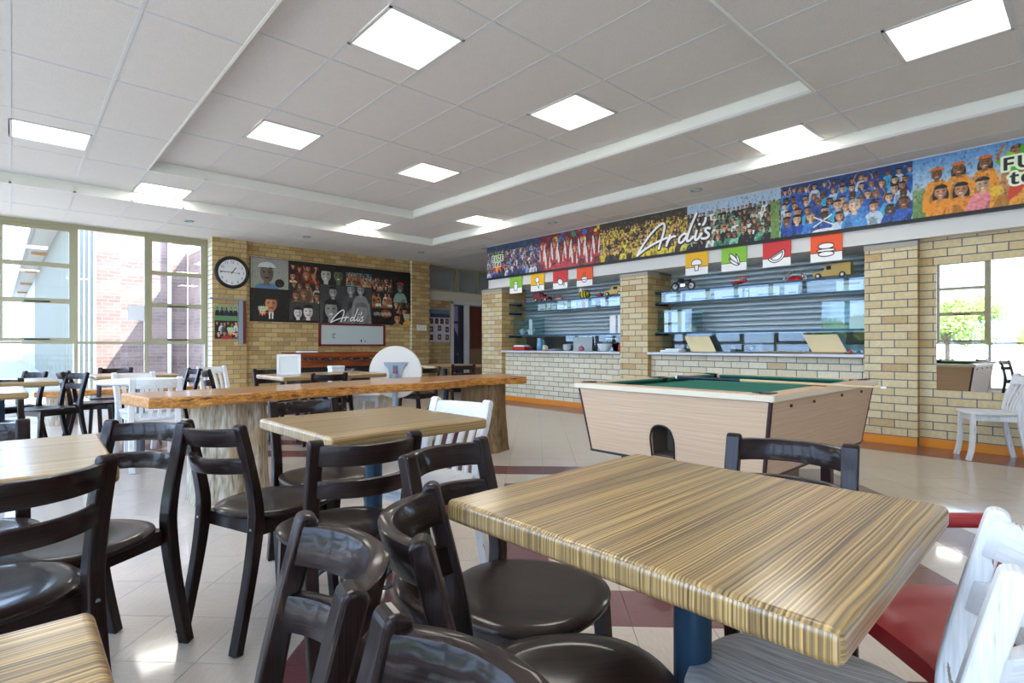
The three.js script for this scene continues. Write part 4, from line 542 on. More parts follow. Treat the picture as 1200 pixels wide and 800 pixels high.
{ // kitchenware on the counters and inside
  const cy = 0.956, white = hex('#dfe6ea', { roughness: 0.3 }), cel = hex('#9fc3d0', { roughness: 0.25 }), redp = hex('#b8231f', { roughness: 0.35 }), lathe = (pts, s = 24) => new THREE.LatheGeometry(pts.map((p) => new THREE.Vector2(...p)), s), metal = std({ color: '#a8b4bc', metalness: 0.8, roughness: 0.3 });
  const dish = thing('baking_dish', 'red baking dish with white contents on the counter', 'dish', [7.13, cy, -7.5]); part('dish', rbox(0.2, 0.07, 0.34, 0.02, 0, 0.036, 0), redp, dish); part('contents', rbox(0.17, 0.05, 0.28, 0.02, 0, 0.075, 0), white, dish);
  const bowl = thing('glass_bowl', 'white and blue bowl at the pier end of the counter', 'bowl', [7.12, cy, -5.52]); part('bowl', lathe([[0.04, 0], [0.06, 0.01], [0.1, 0.06], [0.13, 0.12], [0.125, 0.12], [0.09, 0.06], [0.05, 0.015], [0, 0.015]]), white, bowl); part('lid', lathe([[0, 0.15], [0.03, 0.145], [0.13, 0.122], [0.13, 0.118], [0, 0.118]]), cel, bowl);
  const rj = thing('red_jar', 'red jar against the pier on the counter', 'jar', [7.2, cy, -5.25]); part('jar', lathe([[0, 0], [0.05, 0], [0.06, 0.04], [0.05, 0.11], [0.03, 0.13], [0, 0.13]]), redp, rj); part('lid', cyl(0.032, 0.032, 0.02, 0, 0.13, 0), metal, rj);
  const bt = thing('blue_bottle', 'tall blue glass jug on the counter near the corridor', 'jug', [7.2, cy, -7.08]); part('body', lathe([[0, 0], [0.06, 0], [0.065, 0.1], [0.05, 0.17], [0.055, 0.23], [0.05, 0.23], [0.045, 0.17], [0.0, 0.1]]), hex('#5f8fb0', { roughness: 0.15 }), bt); part('handle', tube([[0, 0.2, 0.05], [0, 0.16, 0.1], [0, 0.07, 0.065]], 0.008), hex('#5f8fb0'), bt);
  const cp = thing('small_jug', 'little cream jug on the counter near the blue jug', 'jug', [7.2, cy, -6.95]); part('body', lathe([[0, 0], [0.045, 0], [0.05, 0.04], [0.035, 0.08], [0.04, 0.1], [0.03, 0.1], [0, 0.05]]), hex('#d8c8a8'), cp); part('handle', tube([[0, 0.08, 0.03], [0, 0.06, 0.07], [0, 0.02, 0.045]], 0.006), hex('#d8c8a8'), cp);
  const pl = thing('plate', 'flat white plate on the counter', 'plate', [7.1, cy, -6.62]); part('dish', lathe([[0, 0], [0.06, 0], [0.13, 0.02], [0.13, 0.026], [0.06, 0.008], [0, 0.008]]), white, pl); part('food', new THREE.SphereGeometry(0.05, 14, 8).scale(1, 0.4, 1).translate(0, 0.02, 0), hex('#8a98a8'), pl);
  const gb = thing('grey_display_board', 'grey board leaning on the counter beside the stacked bowls', 'board', [7.27, cy, -6.12]); part('panel', box(0.012, 0.24, 0.42, 0, 0.12, 0), hex('#a9b4b6'), gb).rotation.z = -0.05; part('edge', box(0.016, 0.012, 0.43, 0.006, 0.006, 0), M.steel, gb);
  const pg = thing('piggy_jar', 'little pink pot in front of the grey board', 'pot', [7.12, cy, -6.02]); part('pot', lathe([[0, 0], [0.04, 0], [0.055, 0.03], [0.04, 0.07], [0.02, 0.08], [0, 0.08]]), hex('#b06a7c'), pg); part('knob', new THREE.SphereGeometry(0.013, 8, 6).translate(0, 0.088, 0), hex('#b06a7c'), pg);
  const st = thing('stacked_bowls', 'short stack of white bowls on the counter', 'bowls', [7.2, cy, -6.42]); for (let k = 0; k < 3; k++) part('bowl', lathe([[0.03, 0], [0.07, 0.05], [0.075, 0.05], [0.04, 0.005], [0, 0.005]]), white, st).position.y = 0.03 * k;
  // teacups and a jug on the low shelf of the corridor hatch
  for (const [z, m, l] of [[-7.62, cel, 'pale blue teapot in the corridor display box'], [-7.4, white, 'white cream jug in the corridor display box']]) { const t = thing('teapot', l, 'teapot', [7.28, SH3 + 0.02, z]); part('body', lathe([[0, 0], [0.04, 0], [0.06, 0.05], [0.05, 0.1], [0.03, 0.12], [0, 0.12]]), m, t); part('spout', tube([[0, 0.05, 0.05], [0, 0.07, 0.085], [0, 0.11, 0.1]], 0.01), m, t); part('handle', tube([[0, 0.1, -0.04], [0, 0.08, -0.09], [0, 0.03, -0.055]], 0.007), m, t); }
  const lm = thing('lemon_bowl', 'bowl of yellow sachets in the middle display box', 'bowl', [7.32, SH3 + 0.02, -4.08]); part('bowl', lathe([[0.03, 0], [0.08, 0.05], [0.084, 0.05], [0.04, 0.004], [0, 0.004]]), white, lm); part('sachets', merge([...Array(7)].map((_, k) => rbox(0.05, 0.03, 0.06, 0.008).rotateY(k).translate(rr(-0.03, 0.03), 0.05 + 0.01 * (k % 3), rr(-0.04, 0.04)))), hex('#c9b23a'), lm);
  // counter things in the nearer hatch
  const tray = thing('steel_tray', 'white folded papers on the counter under the mushroom sign', 'papers', [7.12, cy, -4.28]); part('sheet', rbox(0.2, 0.03, 0.3, 0.006, 0, 0.015, 0), white, tray); part('sheet', rbox(0.16, 0.02, 0.24, 0.006, 0.01, 0.04, 0.03).rotateY(0.2), M.paper, tray);
  solo('black_mat', rbox(0.16, 0.008, 1.1, 0.003), M.black, 'long black mat on the counter edge', 'mat', [7.02, cy + 0.004, -3.0]);
  solo('brown_batten', rbox(0.05, 0.02, 1.0, 0.004), hex('#b48a5a'), 'thin brown wooden strip on the counter', 'batten', [7.16, cy + 0.01, -2.55]);
  solo('grey_mat', rbox(0.08, 0.008, 0.5, 0.003), hex('#5a6068'), 'short grey strip mat on the counter near the mirror pier', 'mat', [6.97, cy + 0.004, -2.2]);
  solo('orange_ball', new THREE.SphereGeometry(0.022, 14, 10), hex('#d8502a'), 'tiny orange ball on the counter', 'ball', [7.14, cy + 0.022, -2.0]);
  // kitchen units behind the hatch
  const kc = (label, z0, z1, y0, y1, x0, col, nm = 'kitchen_unit') => { const t = thing(nm, label, 'appliance', [x0, y0, (z0 + z1) / 2]); part('body', rbox(0.4, y1 - y0, z1 - z0, 0.02, 0.2, (y1 - y0) / 2, 0), hex(col, { roughness: 0.4 }), t); part('front_panel', rbox(0.02, (y1 - y0) * 0.5, (z1 - z0) * 0.6, 0.006, -0.008, (y1 - y0) * 0.5, 0), M.black, t); part('dial', new THREE.CylinderGeometry(0.02, 0.02, 0.02, 12).rotateZ(Math.PI / 2).translate(-0.02, (y1 - y0) * 0.5, (z1 - z0) * 0.2), metal, t); };
  const wk = thing('kitchen_bench', 'dark bench inside the kitchen behind the hatches', 'bench', [8.2, 0, -4.75]); part('top', box(0.7, 0.04, 5.6, 0.2, 0.9, 0), metal, wk); part('base', box(0.6, 0.88, 5.5, 0.22, 0.44, 0), hex('#3a3c40'), wk);
  kc('white microwave inside the kitchen hatch', -5.0, -4.45, 0.92, 1.2, 8.1, '#b8c0c4'); kc('steel toaster inside the kitchen hatch', -3.9, -3.4, 0.92, 1.1, 8.1, '#9aa6ae'); kc('dark coffee machine inside the kitchen hatch', -3.2, -2.6, 0.92, 1.4, 8.1, '#2a2624'); kc('pale refrigerator box inside the kitchen hatch', -2.4, -1.9, 0.92, 1.5, 8.05, '#a8c4cc'); kc('black speaker box inside the kitchen hatch nearer the corridor', -6.6, -6.1, 0.92, 1.3, 8.1, '#1c1e22');
  const sgn = thing('kitchen_label', 'small white lettered strip above the corridor counter', 'label', [7.42, 1.165, -5.62]); part('strip', box(0.004, 0.03, 0.26), hex('#2a2c30'), sgn); for (let k = 0; k < 8; k++) part('letter', box(0.003, 0.018, 0.018, -0.003, 0, -0.1 + k * 0.028), M.paper, sgn);
}
// =====================================================================
// FURNITURE
// =====================================================================
function discSolid(out, top, bottom, rings = 7, seg = 40, grain = 'z') {   // a slab with outline out(angle) -> [x, z]
  const pos = [], idx = [];
  const row = (fy, k) => { for (let i = 0; i < seg; i++) { const a = i / seg * Math.PI * 2, [x, z] = out(a); pos.push(x * k, fy(x * k, z * k, k), z * k); } };
  for (let r = 0; r <= rings; r++) row((x, z, k) => top(x, z, k), Math.max(0.001, r / rings)); row((x, z) => top(x, z, 1) - 0.006, 1.012); row(() => bottom + 0.004, 1.005); row(() => bottom, 0.96); row(() => bottom, 0.001);
  const R = pos.length / 3 / seg; for (let r = 0; r + 1 < R; r++) for (let i = 0; i < seg; i++) { const a = r * seg + i, b = r * seg + (i + 1) % seg, c = a + seg, d = b + seg; idx.push(a, b, c, b, d, c); }
  const g = new THREE.BufferGeometry(); g.setAttribute('position', new THREE.Float32BufferAttribute(pos, 3)); g.setIndex(idx); g.computeVertexNormals(); return uvGrain(g, grain);
}
const supere = (a, rx, rz, n) => { const c = Math.cos(a), s = Math.sin(a); return [rx * Math.sign(c) * Math.abs(c) ** (2 / n), rz * Math.sign(s) * Math.abs(s) ** (2 / n)]; };
function profilePost(line, half, width, round) {                            // line of [z, y] centre points, extruded along x
  const L = line.map((p) => new THREE.Vector2(...p)), c = new THREE.SplineCurve(L), pts = c.getPoints(18), a = [], b = [];
  pts.forEach((p, i) => { const q = pts[Math.min(i + 1, 18)], o = pts[Math.max(i - 1, 0)], t = q.clone().sub(o).normalize(), h = typeof half === 'function' ? half(p.y) : half; a.push(new THREE.Vector2(p.x - t.y * h, p.y + t.x * h)); b.push(new THREE.Vector2(p.x + t.y * h, p.y - t.x * h)); });
  const e = pts[18], t = e.clone().sub(pts[17]).normalize(), h = typeof half === 'function' ? half(e.y) : half, cap = []; if (round) for (let k = 1; k < 8; k++) { const w = Math.PI * k / 8, u = h * Math.cos(w), v = h * 0.8 * Math.sin(w); cap.push(new THREE.Vector2(e.x - t.y * u + t.x * v, e.y + t.x * u + t.y * v)); }
  const q = round ? 0.007 : 0.004, s = new THREE.Shape([...a, ...cap, ...b.reverse()]); return new THREE.ExtrudeGeometry(s, { depth: width - 2 * q, bevelEnabled: true, bevelSize: q - 0.001, bevelOffset: -q + 0.001, bevelThickness: q, bevelSegments: 3, steps: 1 }).rotateY(-Math.PI / 2).translate(width / 2 - q, 0, 0);
}
function arcRail(halfW, sag, thick, y0, y1, zAt, n = 16) {           // a bent back rail, bulging backwards, following the lean zAt(y)
  const R = (halfW * halfW + sag * sag) / (2 * sag), A = Math.asin(halfW / R), o = [], q = [];
  for (let i = 0; i <= n; i++) { const t = -A + 2 * A * i / n; o.push(new THREE.Vector2((R + thick / 2) * Math.sin(t), (R + thick / 2) * Math.cos(t) - R + sag)); q.push(new THREE.Vector2((R - thick / 2) * Math.sin(t), (R - thick / 2) * Math.cos(t) - R + sag)); }
  const g = new THREE.ExtrudeGeometry(new THREE.Shape([...o, ...q.reverse()]), { depth: y1 - y0 - 0.008, bevelEnabled: true, bevelSize: 0.004, bevelThickness: 0.004, bevelSegments: 2 }).rotateX(-Math.PI / 2).translate(0, y0 + 0.004, 0);
  const p = g.attributes.position; for (let i = 0; i < p.count; i++) p.setZ(i, p.getZ(i) + zAt(p.getY(i))); g.computeVertexNormals(); return uvGrain(toCreasedNormals(g, 0.6), 'x');
}
const legGeo = (x0, y0, z0, x1, z1, w0, w1) => { const g = new THREE.BoxGeometry(1, 1, 1, 1, 2, 1), p = g.attributes.position; for (let i = 0; i < p.count; i++) { const t = 0.5 - p.getY(i), w = mix(w0, w1, t); p.setXYZ(i, mix(x0, x1, t) + p.getX(i) * w, mix(y0, 0, t), mix(z0, z1, t) + p.getZ(i) * w); } g.computeVertexNormals(); return uvGrain(g, 'y'); };
// ---------- dark bentwood chair ----------
const chairZ = (y) => -0.195 - 0.236 * Math.max(0, y - 0.52);
function darkChair(label, wood = M.dark, seatMat = M.dark, group = 'dark bentwood chairs') {
  const c = thing('bentwood_chair', label, 'chair', [0, 0, 0], 0, group);
  part('seat', discSolid((a) => { const [x, z] = supere(a, 0.2, 0.2, 2.35); return [x * (1 + 0.3 * z), z]; }, (x, z, k) => 0.452 - 0.012 * Math.max(0, 1 - (x * x + (z - 0.01) ** 2) / 0.026) - (k > 0.9 ? (k - 0.9) * 0.06 : 0), 0.428), seatMat, c);
  part('apron', uvGrain(merge(box(0.3, 0.05, 0.02, 0, 0.405, 0.135), box(0.29, 0.05, 0.02, 0, 0.405, -0.17), box(0.02, 0.05, 0.3, 0.145, 0.405, -0.015), box(0.02, 0.05, 0.3, -0.145, 0.405, -0.015)), 'x'), wood, c);
  for (const s of [-1, 1]) { part('leg', legGeo(s * 0.15, 0.43, 0.135, s * 0.165, 0.165, 0.036, 0.028), wood, c);
    const p = part('rear_post', uvGrain(profilePost([[-0.268, 0], [-0.215, 0.25], [-0.19, 0.43], [-0.197, 0.53], [-0.222, 0.65], [-0.253, 0.772]], (y) => 0.017 + 0.004 * Math.exp(-((y - 0.42) ** 2) / 0.02), 0.042, true).translate(s * 0.155, 0, 0), 'y', s), wood, c);
    part('screw', new THREE.CylinderGeometry(0.006, 0.006, 0.004, 10).rotateX(Math.PI / 2).translate(s * 0.155, 0.41, -0.211), M.steel, p); }
  part('top_rail', arcRail(0.142, 0.066, 0.019, 0.708, 0.77, (y) => chairZ(y) - 0.002), wood, c);
  part('lower_rail', arcRail(0.142, 0.066, 0.017, 0.61, 0.665, (y) => chairZ(y) - 0.002), wood, c); return c;
}
// ---------- white slat-back chair ----------
function slatChair(label, seatMat) {
  const c = thing('slat_back_chair', label, 'chair', [0, 0, 0], 0, 'white slat-back chairs');
  part('seat', discSolid((a) => { const [x, z] = supere(a, 0.2, 0.205, 3.6); return [x * (1 + 0.35 * z), z]; }, (x, z, k) => 0.45 - 0.008 * Math.max(0, 1 - (x * x + z * z) / 0.03) - (k > 0.92 ? (k - 0.92) * 0.06 : 0), 0.422), seatMat ?? M.white, c);
  part('apron', uvGrain(merge(box(0.3, 0.055, 0.02, 0, 0.395, 0.15), box(0.29, 0.055, 0.02, 0, 0.395, -0.17), box(0.02, 0.055, 0.31, 0.15, 0.395, -0.01), box(0.02, 0.055, 0.31, -0.15, 0.395, -0.01)), 'x'), M.white, c);
  const line = (dz) => [[-0.25 + dz, 0], [-0.2 + dz, 0.25], [-0.185 + dz, 0.43], [-0.2 + dz, 0.56], [-0.245 + dz, 0.69], [-0.27 + dz, 0.775]];
  for (const s of [-1, 1]) { part('leg', uvGrain(profilePost([[0.185, 0], [0.163, 0.1], [0.152, 0.25], [0.152, 0.425]], 0.019, 0.04).translate(s * 0.165, 0, 0), 'y'), M.white, c); part('rear_post', uvGrain(profilePost(line(0), 0.02, 0.044, true).translate(s * 0.168, 0, 0), 'y', s), M.white, c); }
  const zAt = (y) => -0.2 - 0.35 * Math.max(0, y - 0.54); part('top_rail', arcRail(0.155, 0.03, 0.022, 0.695, 0.772, (y) => zAt(y) + 0.008), M.white, c);
  for (let i = 0; i < 4; i++) { const x = -0.099 + i * 0.066, sag = 0.03 * (1 - (x / 0.155) ** 2); part('slat', uvGrain(profilePost([[-0.175, 0.43], [-0.196 - sag * 0.5, 0.56], [-0.25 - sag, 0.705]], 0.008, 0.03).translate(x, 0, 0), 'y', i), M.white, c); } return c;
}
const seatAt = (mx, mz, fx, fz, off = 0.25) => { const l = Math.hypot(fx, fz); return [mx + fx / l * off, 0, mz + fz / l * off]; };
{ // [mid of the back posts x, z, facing x, z, label]
  const K = 1.0556, list = [
    [0.499 * K, -0.744 * K, 0.8, 0.6, 'dark bentwood chair pulled up to the big zebra table, backing the bench slab table'],
    [0.302 * K, -0.697 * K, -0.97, -0.22, 'dark bentwood chair back to back with the big zebra table, worn blueish back rails'],
    [0.885, -1.225, 0.25, 0.97, 'dark bentwood chair with glossy seat under the far edge of the big zebra table'],
    [1.595 * K, -0.597 * K, -0.98, 0.17, 'dark bentwood chair between the big zebra table and the pool table'],
    [0.756 * K, -1.44 * K, 0.13, -0.99, 'dark bentwood chair at the near edge of the middle zebra table'],
    [1.1, -2.77, 0.0, 1, 'dark bentwood chair between the middle zebra table and the slab bench'],
    [0.53, -2.16, 0.95, -0.32, 'dark bentwood chair side on to the middle zebra table in front of pale trunk'],
    [0.338 * K, -2.221 * K, -0.82, 0.58, 'dark bentwood chair with blue shine at the corner of the pale reflecting table'],
    [0.03, -1.64, -0.36, -0.93, 'dark bentwood chair with worn brown top edge at the pale reflecting table'],
    [-0.125, -2.72, 0, 1, 'dark bentwood chair at the far side of the pale reflecting table'],
    [0.262, -0.352, -0.98, -0.18, 'dark bentwood chair closest to the corner zebra table, grain lit on its rail'],
    [2.096 * K, -6.29 * K, 0.1, 0.99, 'dark bentwood chair behind the long table with the white crate'],
    [2.194 * K, -4.921 * K, 0.2, -0.98, 'dark bentwood chair in front of the long table with the white crate'],
    [0.171 * K, -7.213 * K, -0.87, 0.5, 'dark bentwood chair at the small window table'],
    [0.464 * K, -6.724 * K, -0.9, 0.43, 'dark bentwood chair with crossed back in front of the window bench'],
    [0.889 * K, -7.773 * K, -0.3, 0.95, 'dark bentwood chair against the window bench behind the window table'],
    [1.6, -7.35, -0.98, 0.15, 'dark bentwood chair standing alone near the clock pier end of bench'],
    [1.62, -6.75, 0.96, 0.25, 'dark bentwood chair near the white crate table, back to the windows'],
    [2.846 * K, -5.901 * K, -0.98, 0.1, 'dark bentwood chair holding a white box near the football table'],
    [3.681 * K, -5.456 * K, -0.17, -0.98, 'dark bentwood chair beside the tipped round table top'],
    [4.75, -6.2, 0.4, -0.9, 'dark bentwood chair at the far table before the corridor'],
    [-0.1, -6.15, 0, 1, 'dark bentwood chair at the far side of the window edge table'],
    [0.42, -7.4, 0.95, 0.2, 'dark bentwood chair side on to the window zebra table']];
  let base; for (const [mx, mz, fx, fz, label] of list) { const p = seatAt(mx, mz, fx, fz), t = faceTo(fx, fz); if (!base) { base = darkChair(label); base.position.set(...p); base.rotation.y = t; } else dup(base, label, p, t); }
  const wl = [
    [1.651, -2.196, -0.97, 0.23, 'white distressed slat chair between the middle zebra table and brown trunk'],
    [0.896, -5.405, 0.03, -1, 'white slat chair in front of the white round table'],
    [0.9, -6.535, 0.25, 0.97, 'white slat chair behind the white round table'],
    [1.921, -7.849, 0.3, 0.95, 'white slat chair beside the clock pier'],
    [6.79, -0.52, -0.4, -0.92, 'white slat chair standing under the wall mirror']];
  const near = darkChair('white painted bentwood chair with worn grey seat at the big zebra table', M.white, M.greyWood, 'white painted bentwood chairs'); { const p = seatAt(1.064, -0.102, -0.15, -0.99); near.position.set(...p); near.rotation.y = faceTo(-0.15, -0.99); }
  let wb; for (const [mx, mz, fx, fz, label] of wl) { const p = seatAt(mx, mz, fx, fz), t = faceTo(fx, fz); if (!wb) { wb = slatChair(label); wb.position.set(...p); wb.rotation.y = t; } else dup(wb, label, p, t); }
}
// ---------- red vinyl chairs ----------
function redChair(label, pos, turn) {
  const c = thing('red_chair', label, 'chair', pos, turn, 'red vinyl chairs');
  const g = new THREE.BoxGeometry(0.42, 0.05, 0.42, 12, 2, 12), p = g.attributes.position; for (let i = 0; i < p.count; i++) { const x = p.getX(i), z = p.getZ(i), e = 1 - 0.25 * Math.max(0, Math.abs(x) - 0.17) - 0.25 * Math.max(0, Math.abs(z) - 0.17); p.setY(i, p.getY(i) * (Math.abs(x) > 0.2 || Math.abs(z) > 0.2 ? 0.7 : 1) + 0.45 - (z > 0.1 ? (z - 0.1) * 0.35 : 0) - 0.25 * x * x); p.setX(i, x * e); } g.computeVertexNormals();
  part('seat', g, M.red, c); part('backrest', tube([[-0.205, 0.63, -0.19], [-0.17, 0.622, -0.22], [0, 0.618, -0.235], [0.17, 0.622, -0.22], [0.205, 0.63, -0.19]], 0.019, 24), M.red, c);
  for (const s of [-1, 1]) { part('leg', tube([[s * 0.18, 0.43, 0.15], [s * 0.19, 0.2, 0.17], [s * 0.2, 0, 0.19]], 0.012, 8), M.red, c); part('rear_post', tube([[s * 0.2, 0, -0.23], [s * 0.19, 0.43, -0.18], [s * 0.19, 0.55, -0.2], [s * 0.19, 0.63, -0.21]], 0.012, 12), M.red, c); }
  part('seat_frame', merge(box(0.38, 0.02, 0.02, 0, 0.415, 0.17), box(0.38, 0.02, 0.02, 0, 0.415, -0.17), box(0.02, 0.02, 0.36, 0.18, 0.415, 0), box(0.02, 0.02, 0.36, -0.18, 0.415, 0)), M.red, c); return c;
}
redChair('low-backed red vinyl chair beside the corner of the big zebra table', [1.507, 0, -0.165], faceTo(-0.675, 0.737));
{ // small white stool behind the slab table
  const s = thing('white_stool', 'white wooden stool in front of the tipped round table', 'stool', [3.33, 0, -6.27], 0.75);
  part('seat', uvGrain(rbox(0.36, 0.03, 0.34, 0.008, 0, 0.44, 0), 'x'), M.white, s); part('apron', uvGrain(merge(box(0.3, 0.06, 0.02, 0, 0.395, 0.13), box(0.3, 0.06, 0.02, 0, 0.395, -0.13), box(0.02, 0.06, 0.25, 0.14, 0.395, 0), box(0.02, 0.06, 0.25, -0.14, 0.395, 0)), 'x'), M.white, s);
  for (const a of [-1, 1]) for (const b of [-1, 1]) part('leg', legGeo(a * 0.145, 0.425, b * 0.13, a * 0.16, b * 0.145, 0.036, 0.03), M.white, s);
}
// ---------- zebra-wood tables on blue pedestals ----------
function zebraTable(label, x, z, w, d, turn, mat = M.zebra) {
  const t = thing('zebra_table', label, 'table', [x, 0, z], turn, 'zebra wood tables');
  part('table_top', uvGrain(new RoundedBoxGeometry(w, 0.044, d, 4, 0.013).translate(0, 0.728, 0), 'x', x * 3, z * 3), mat, t);
  part('column', cyl(0.036, 0.036, 0.66, 0, 0.045, 0, 28), M.pedestal, t); part('mount_plate', merge(box(0.34, 0.006, 0.06, 0, 0.703, 0), box(0.06, 0.006, 0.34, 0, 0.703, 0)), M.greyMetal, t);
  for (let k = 0; k < 4; k++) { const a = k * Math.PI / 2 + 0.78, c = Math.cos(a), s = Math.sin(a), P = (r, y) => [r * c, y, r * s]; part('foot', tube([P(0.03, 0.07), P(0.1, 0.135), P(0.2, 0.12), P(0.27, 0.06), P(0.3, 0.013)], 0.013, 20), M.greyMetal, t); }
  part('base_ring', new THREE.TorusGeometry(0.13, 0.009, 8, 32).rotateX(Math.PI / 2).translate(0, 0.085, 0), M.greyMetal, t); return t;
}
zebraTable('big square zebra wood table with striped edge', 0.99, -0.552, 0.68, 0.71, 0.02);
zebraTable('middle zebra wood table in front of the slab bench', 1.125, -2.09, 0.70, 0.66, 0.03);
zebraTable('table with pale window reflections beside the worn chair', -0.155, -2.07, 0.74, 0.7, -0.03);
zebraTable('table corner of pale zebra wood closest to the viewer', -0.298, -0.44, 0.74, 0.74, 0.0);
zebraTable('zebra table at the window edge beyond the worn chair', -0.3, -5.15, 0.75, 0.75, 0.02);
zebraTable('small zebra table near the window bench', -0.08, -6.45, 0.75, 0.7, 0.02);
zebraTable('zebra table between the window bench and the white round table', 0.95, -7.0, 0.72, 0.7, 0.03);
zebraTable('long zebra table carrying the white crate', 2.48, -5.72, 1.15, 0.7, 0.04);
zebraTable('zebra table at the far end before the corridor door', 5.0, -7.0, 0.9, 0.7, 0.02);
{ // white round table between the white chairs
  const t = thing('round_table', 'white round table between the white slat chairs', 'table', [0.85, 0, -5.85]); part('table_top', uvGrain(new THREE.LatheGeometry([[0, 0.715], [0.31, 0.715], [0.335, 0.725], [0.34, 0.738], [0.33, 0.75], [0, 0.75]].map((p) => new THREE.Vector2(...p)), 48), 'x'), M.white, t); part('column', cyl(0.035, 0.03, 0.7, 0, 0.02, 0), M.greyMetal, t);
  for (let k = 0; k < 4; k++) { const a = k * Math.PI / 2 + 0.4; part('foot', tube([[0, 0.1, 0], [0.14 * Math.cos(a), 0.08, 0.14 * Math.sin(a)], [0.3 * Math.cos(a), 0.016, 0.3 * Math.sin(a)]], 0.016, 10), M.white, t); }
}
{ // round table with its top tipped upright
  const t = thing('tipped_table', 'white round flip table with its top tipped upright behind the slab bench', 'table', [3.37, 0, -5.72]); const g = new THREE.Group(); g.name = 'tipped_top';
  const disc = uvGrain(new THREE.CylinderGeometry(0.3, 0.3, 0.024, 48).rotateX(Math.PI / 2), 'x'), turn = faceTo(-0.64, 0.77);
  const ry = (q) => q.rotateY(turn).translate(0, 0.735, 0);
  const top = part('table_top', ry(disc), hex('#ded8cc', { roughness: 0.6 }), t, 'cream underside of the tipped top'); part('rim', ry(new THREE.TorusGeometry(0.3, 0.013, 8, 48)), hex('#d2cabc'), top);
  const sp = new THREE.Shape(); sp.moveTo(-0.14, 0.1); sp.lineTo(0.14, 0.1); sp.lineTo(0.13, 0.07); sp.quadraticCurveTo(0.06, 0.02, 0.075, -0.1); sp.lineTo(-0.075, -0.1); sp.quadraticCurveTo(-0.06, 0.02, -0.13, 0.07); sp.closePath();
  part('bracket', ry(new THREE.ExtrudeGeometry(sp, { depth: 0.02, bevelEnabled: false }).translate(0, 0.02, 0.013)), hex('#8f9aa4', { roughness: 0.5 }), t); part('slot', ry(rbox(0.06, 0.16, 0.01, 0.004, 0, -0.0, 0.034)), hex('#5a6068'), t); part('latch', ry(rbox(0.03, 0.07, 0.012, 0.006, 0, -0.01, 0.04)), hex('#b83a44'), t, 'small red latch');
  const o = new THREE.Vector3(0, 0, 0.06).applyAxisAngle(new THREE.Vector3(0, 1, 0), turn); part('column', cyl(0.035, 0.035, 0.7, o.x, 0.02, o.z), hex('#9aa8b4', { metalness: 0.3, roughness: 0.4 }), t);
  for (let k = 0; k < 3; k++) { const a = k * 2.1; part('foot', tube([[o.x, 0.1, o.z], [o.x + 0.15 * Math.cos(a), 0.08, o.z + 0.15 * Math.sin(a)], [o.x + 0.3 * Math.cos(a), 0.016, o.z + 0.3 * Math.sin(a)]], 0.016, 10), M.greyMetal, t); }
}
// ---------- live-edge slab tables on tree trunks ----------
function slab(parent, near, far, y, th) {                              // outlines from one end to the other
  const pts = [...new THREE.SplineCurve(near.map((p) => new THREE.Vector2(...p))).getPoints(60), ...new THREE.SplineCurve(far.slice().reverse().map((p) => new THREE.Vector2(...p))).getPoints(60)].map((p, i) => new THREE.Vector2(p.x, -p.y + 0.010 * noise(p.x * 9, p.y * 9, 3)));
  const g = new THREE.ExtrudeGeometry(new THREE.Shape(pts), { depth: th - 0.024, bevelEnabled: true, bevelSize: 0.01, bevelThickness: 0.012, bevelSegments: 3, curveSegments: 2 }).rotateX(-Math.PI / 2).translate(0, y - th + 0.012, 0);
  const p = g.attributes.position; for (let i = 0; i < p.count; i++) { const q = p.getY(i); if (q < y - 0.02) { const k = 0.014 * noise(p.getX(i) * 7, p.getZ(i) * 7, q * 20); p.setZ(i, p.getZ(i) + k); p.setY(i, q + 0.014 * noise(p.getX(i) * 4, 0, p.getZ(i) * 3)); } } g.computeVertexNormals(); uvGrain(g, 'x');
  const n = g.attributes.normal, topI = [], edgeI = []; for (let i = 0; i < p.count; i += 3) { const up = (n.getY(i) + n.getY(i + 1) + n.getY(i + 2)) / 3 > 0.85; (up ? topI : edgeI).push(i, i + 1, i + 2); }
  const sub = (ids) => { const q = new THREE.BufferGeometry(); for (const [k, s] of [['position', 3], ['normal', 3], ['uv', 2]]) { const a = g.attributes[k], f = new Float32Array(ids.length * s); ids.forEach((v, j) => { for (let c = 0; c < s; c++) f[j * s + c] = a.array[v * s + c]; }); q.setAttribute(k, new THREE.BufferAttribute(f, s)); } return q; };
  part('slab_top', sub(topI), M.slab, parent); part('live_edge', sub(edgeI), M.slabEdge, parent, 'orange brown live edge of the slab');
}
function trunk(parent, x, z, r0, r1, h, mat, sx, knot = 0) {
  const g = new THREE.CylinderGeometry(1, 1, h, 56, 22, false).translate(0, h / 2, 0), p = g.attributes.position;
  for (let i = 0; i < p.count; i++) { const a = Math.atan2(p.getZ(i), p.getX(i)), y = p.getY(i), t = y / h, rad = Math.hypot(p.getX(i), p.getZ(i)); if (rad < 0.01) continue; let r = mix(r0, r1, Math.sqrt(t)) * (1 + 0.1 * Math.sin(3 * a + sx) + 0.05 * Math.sin(7 * a + 2 * sx) + 0.05 * noise(4 * Math.cos(a), 3 * Math.sin(a), y * 3 + sx)); if (knot) { const da = Math.atan2(Math.sin(a - knot), Math.cos(a - knot)); r += 0.035 * Math.exp(-(da * da) / 0.12 - (y - 0.42) ** 2 / 0.02) - 0.06 * Math.exp(-(da * da) / 0.035 - (y - 0.33) ** 2 / 0.012); r += 0.06 * Math.exp(-y / 0.07) * Math.max(0, Math.cos(a * 2.5 + 1)); } p.setX(i, Math.cos(a) * r * 1.12); p.setZ(i, Math.sin(a) * r); }
  g.computeVertexNormals(); const uv = g.attributes.uv; for (let i = 0; i < uv.count; i++) { const u = uv.getX(i); uv.setXY(i, p.getY(i) * 0.9, u * r0 * 6.3); } return part('trunk', g.translate(x, 0, z), mat, parent);
}
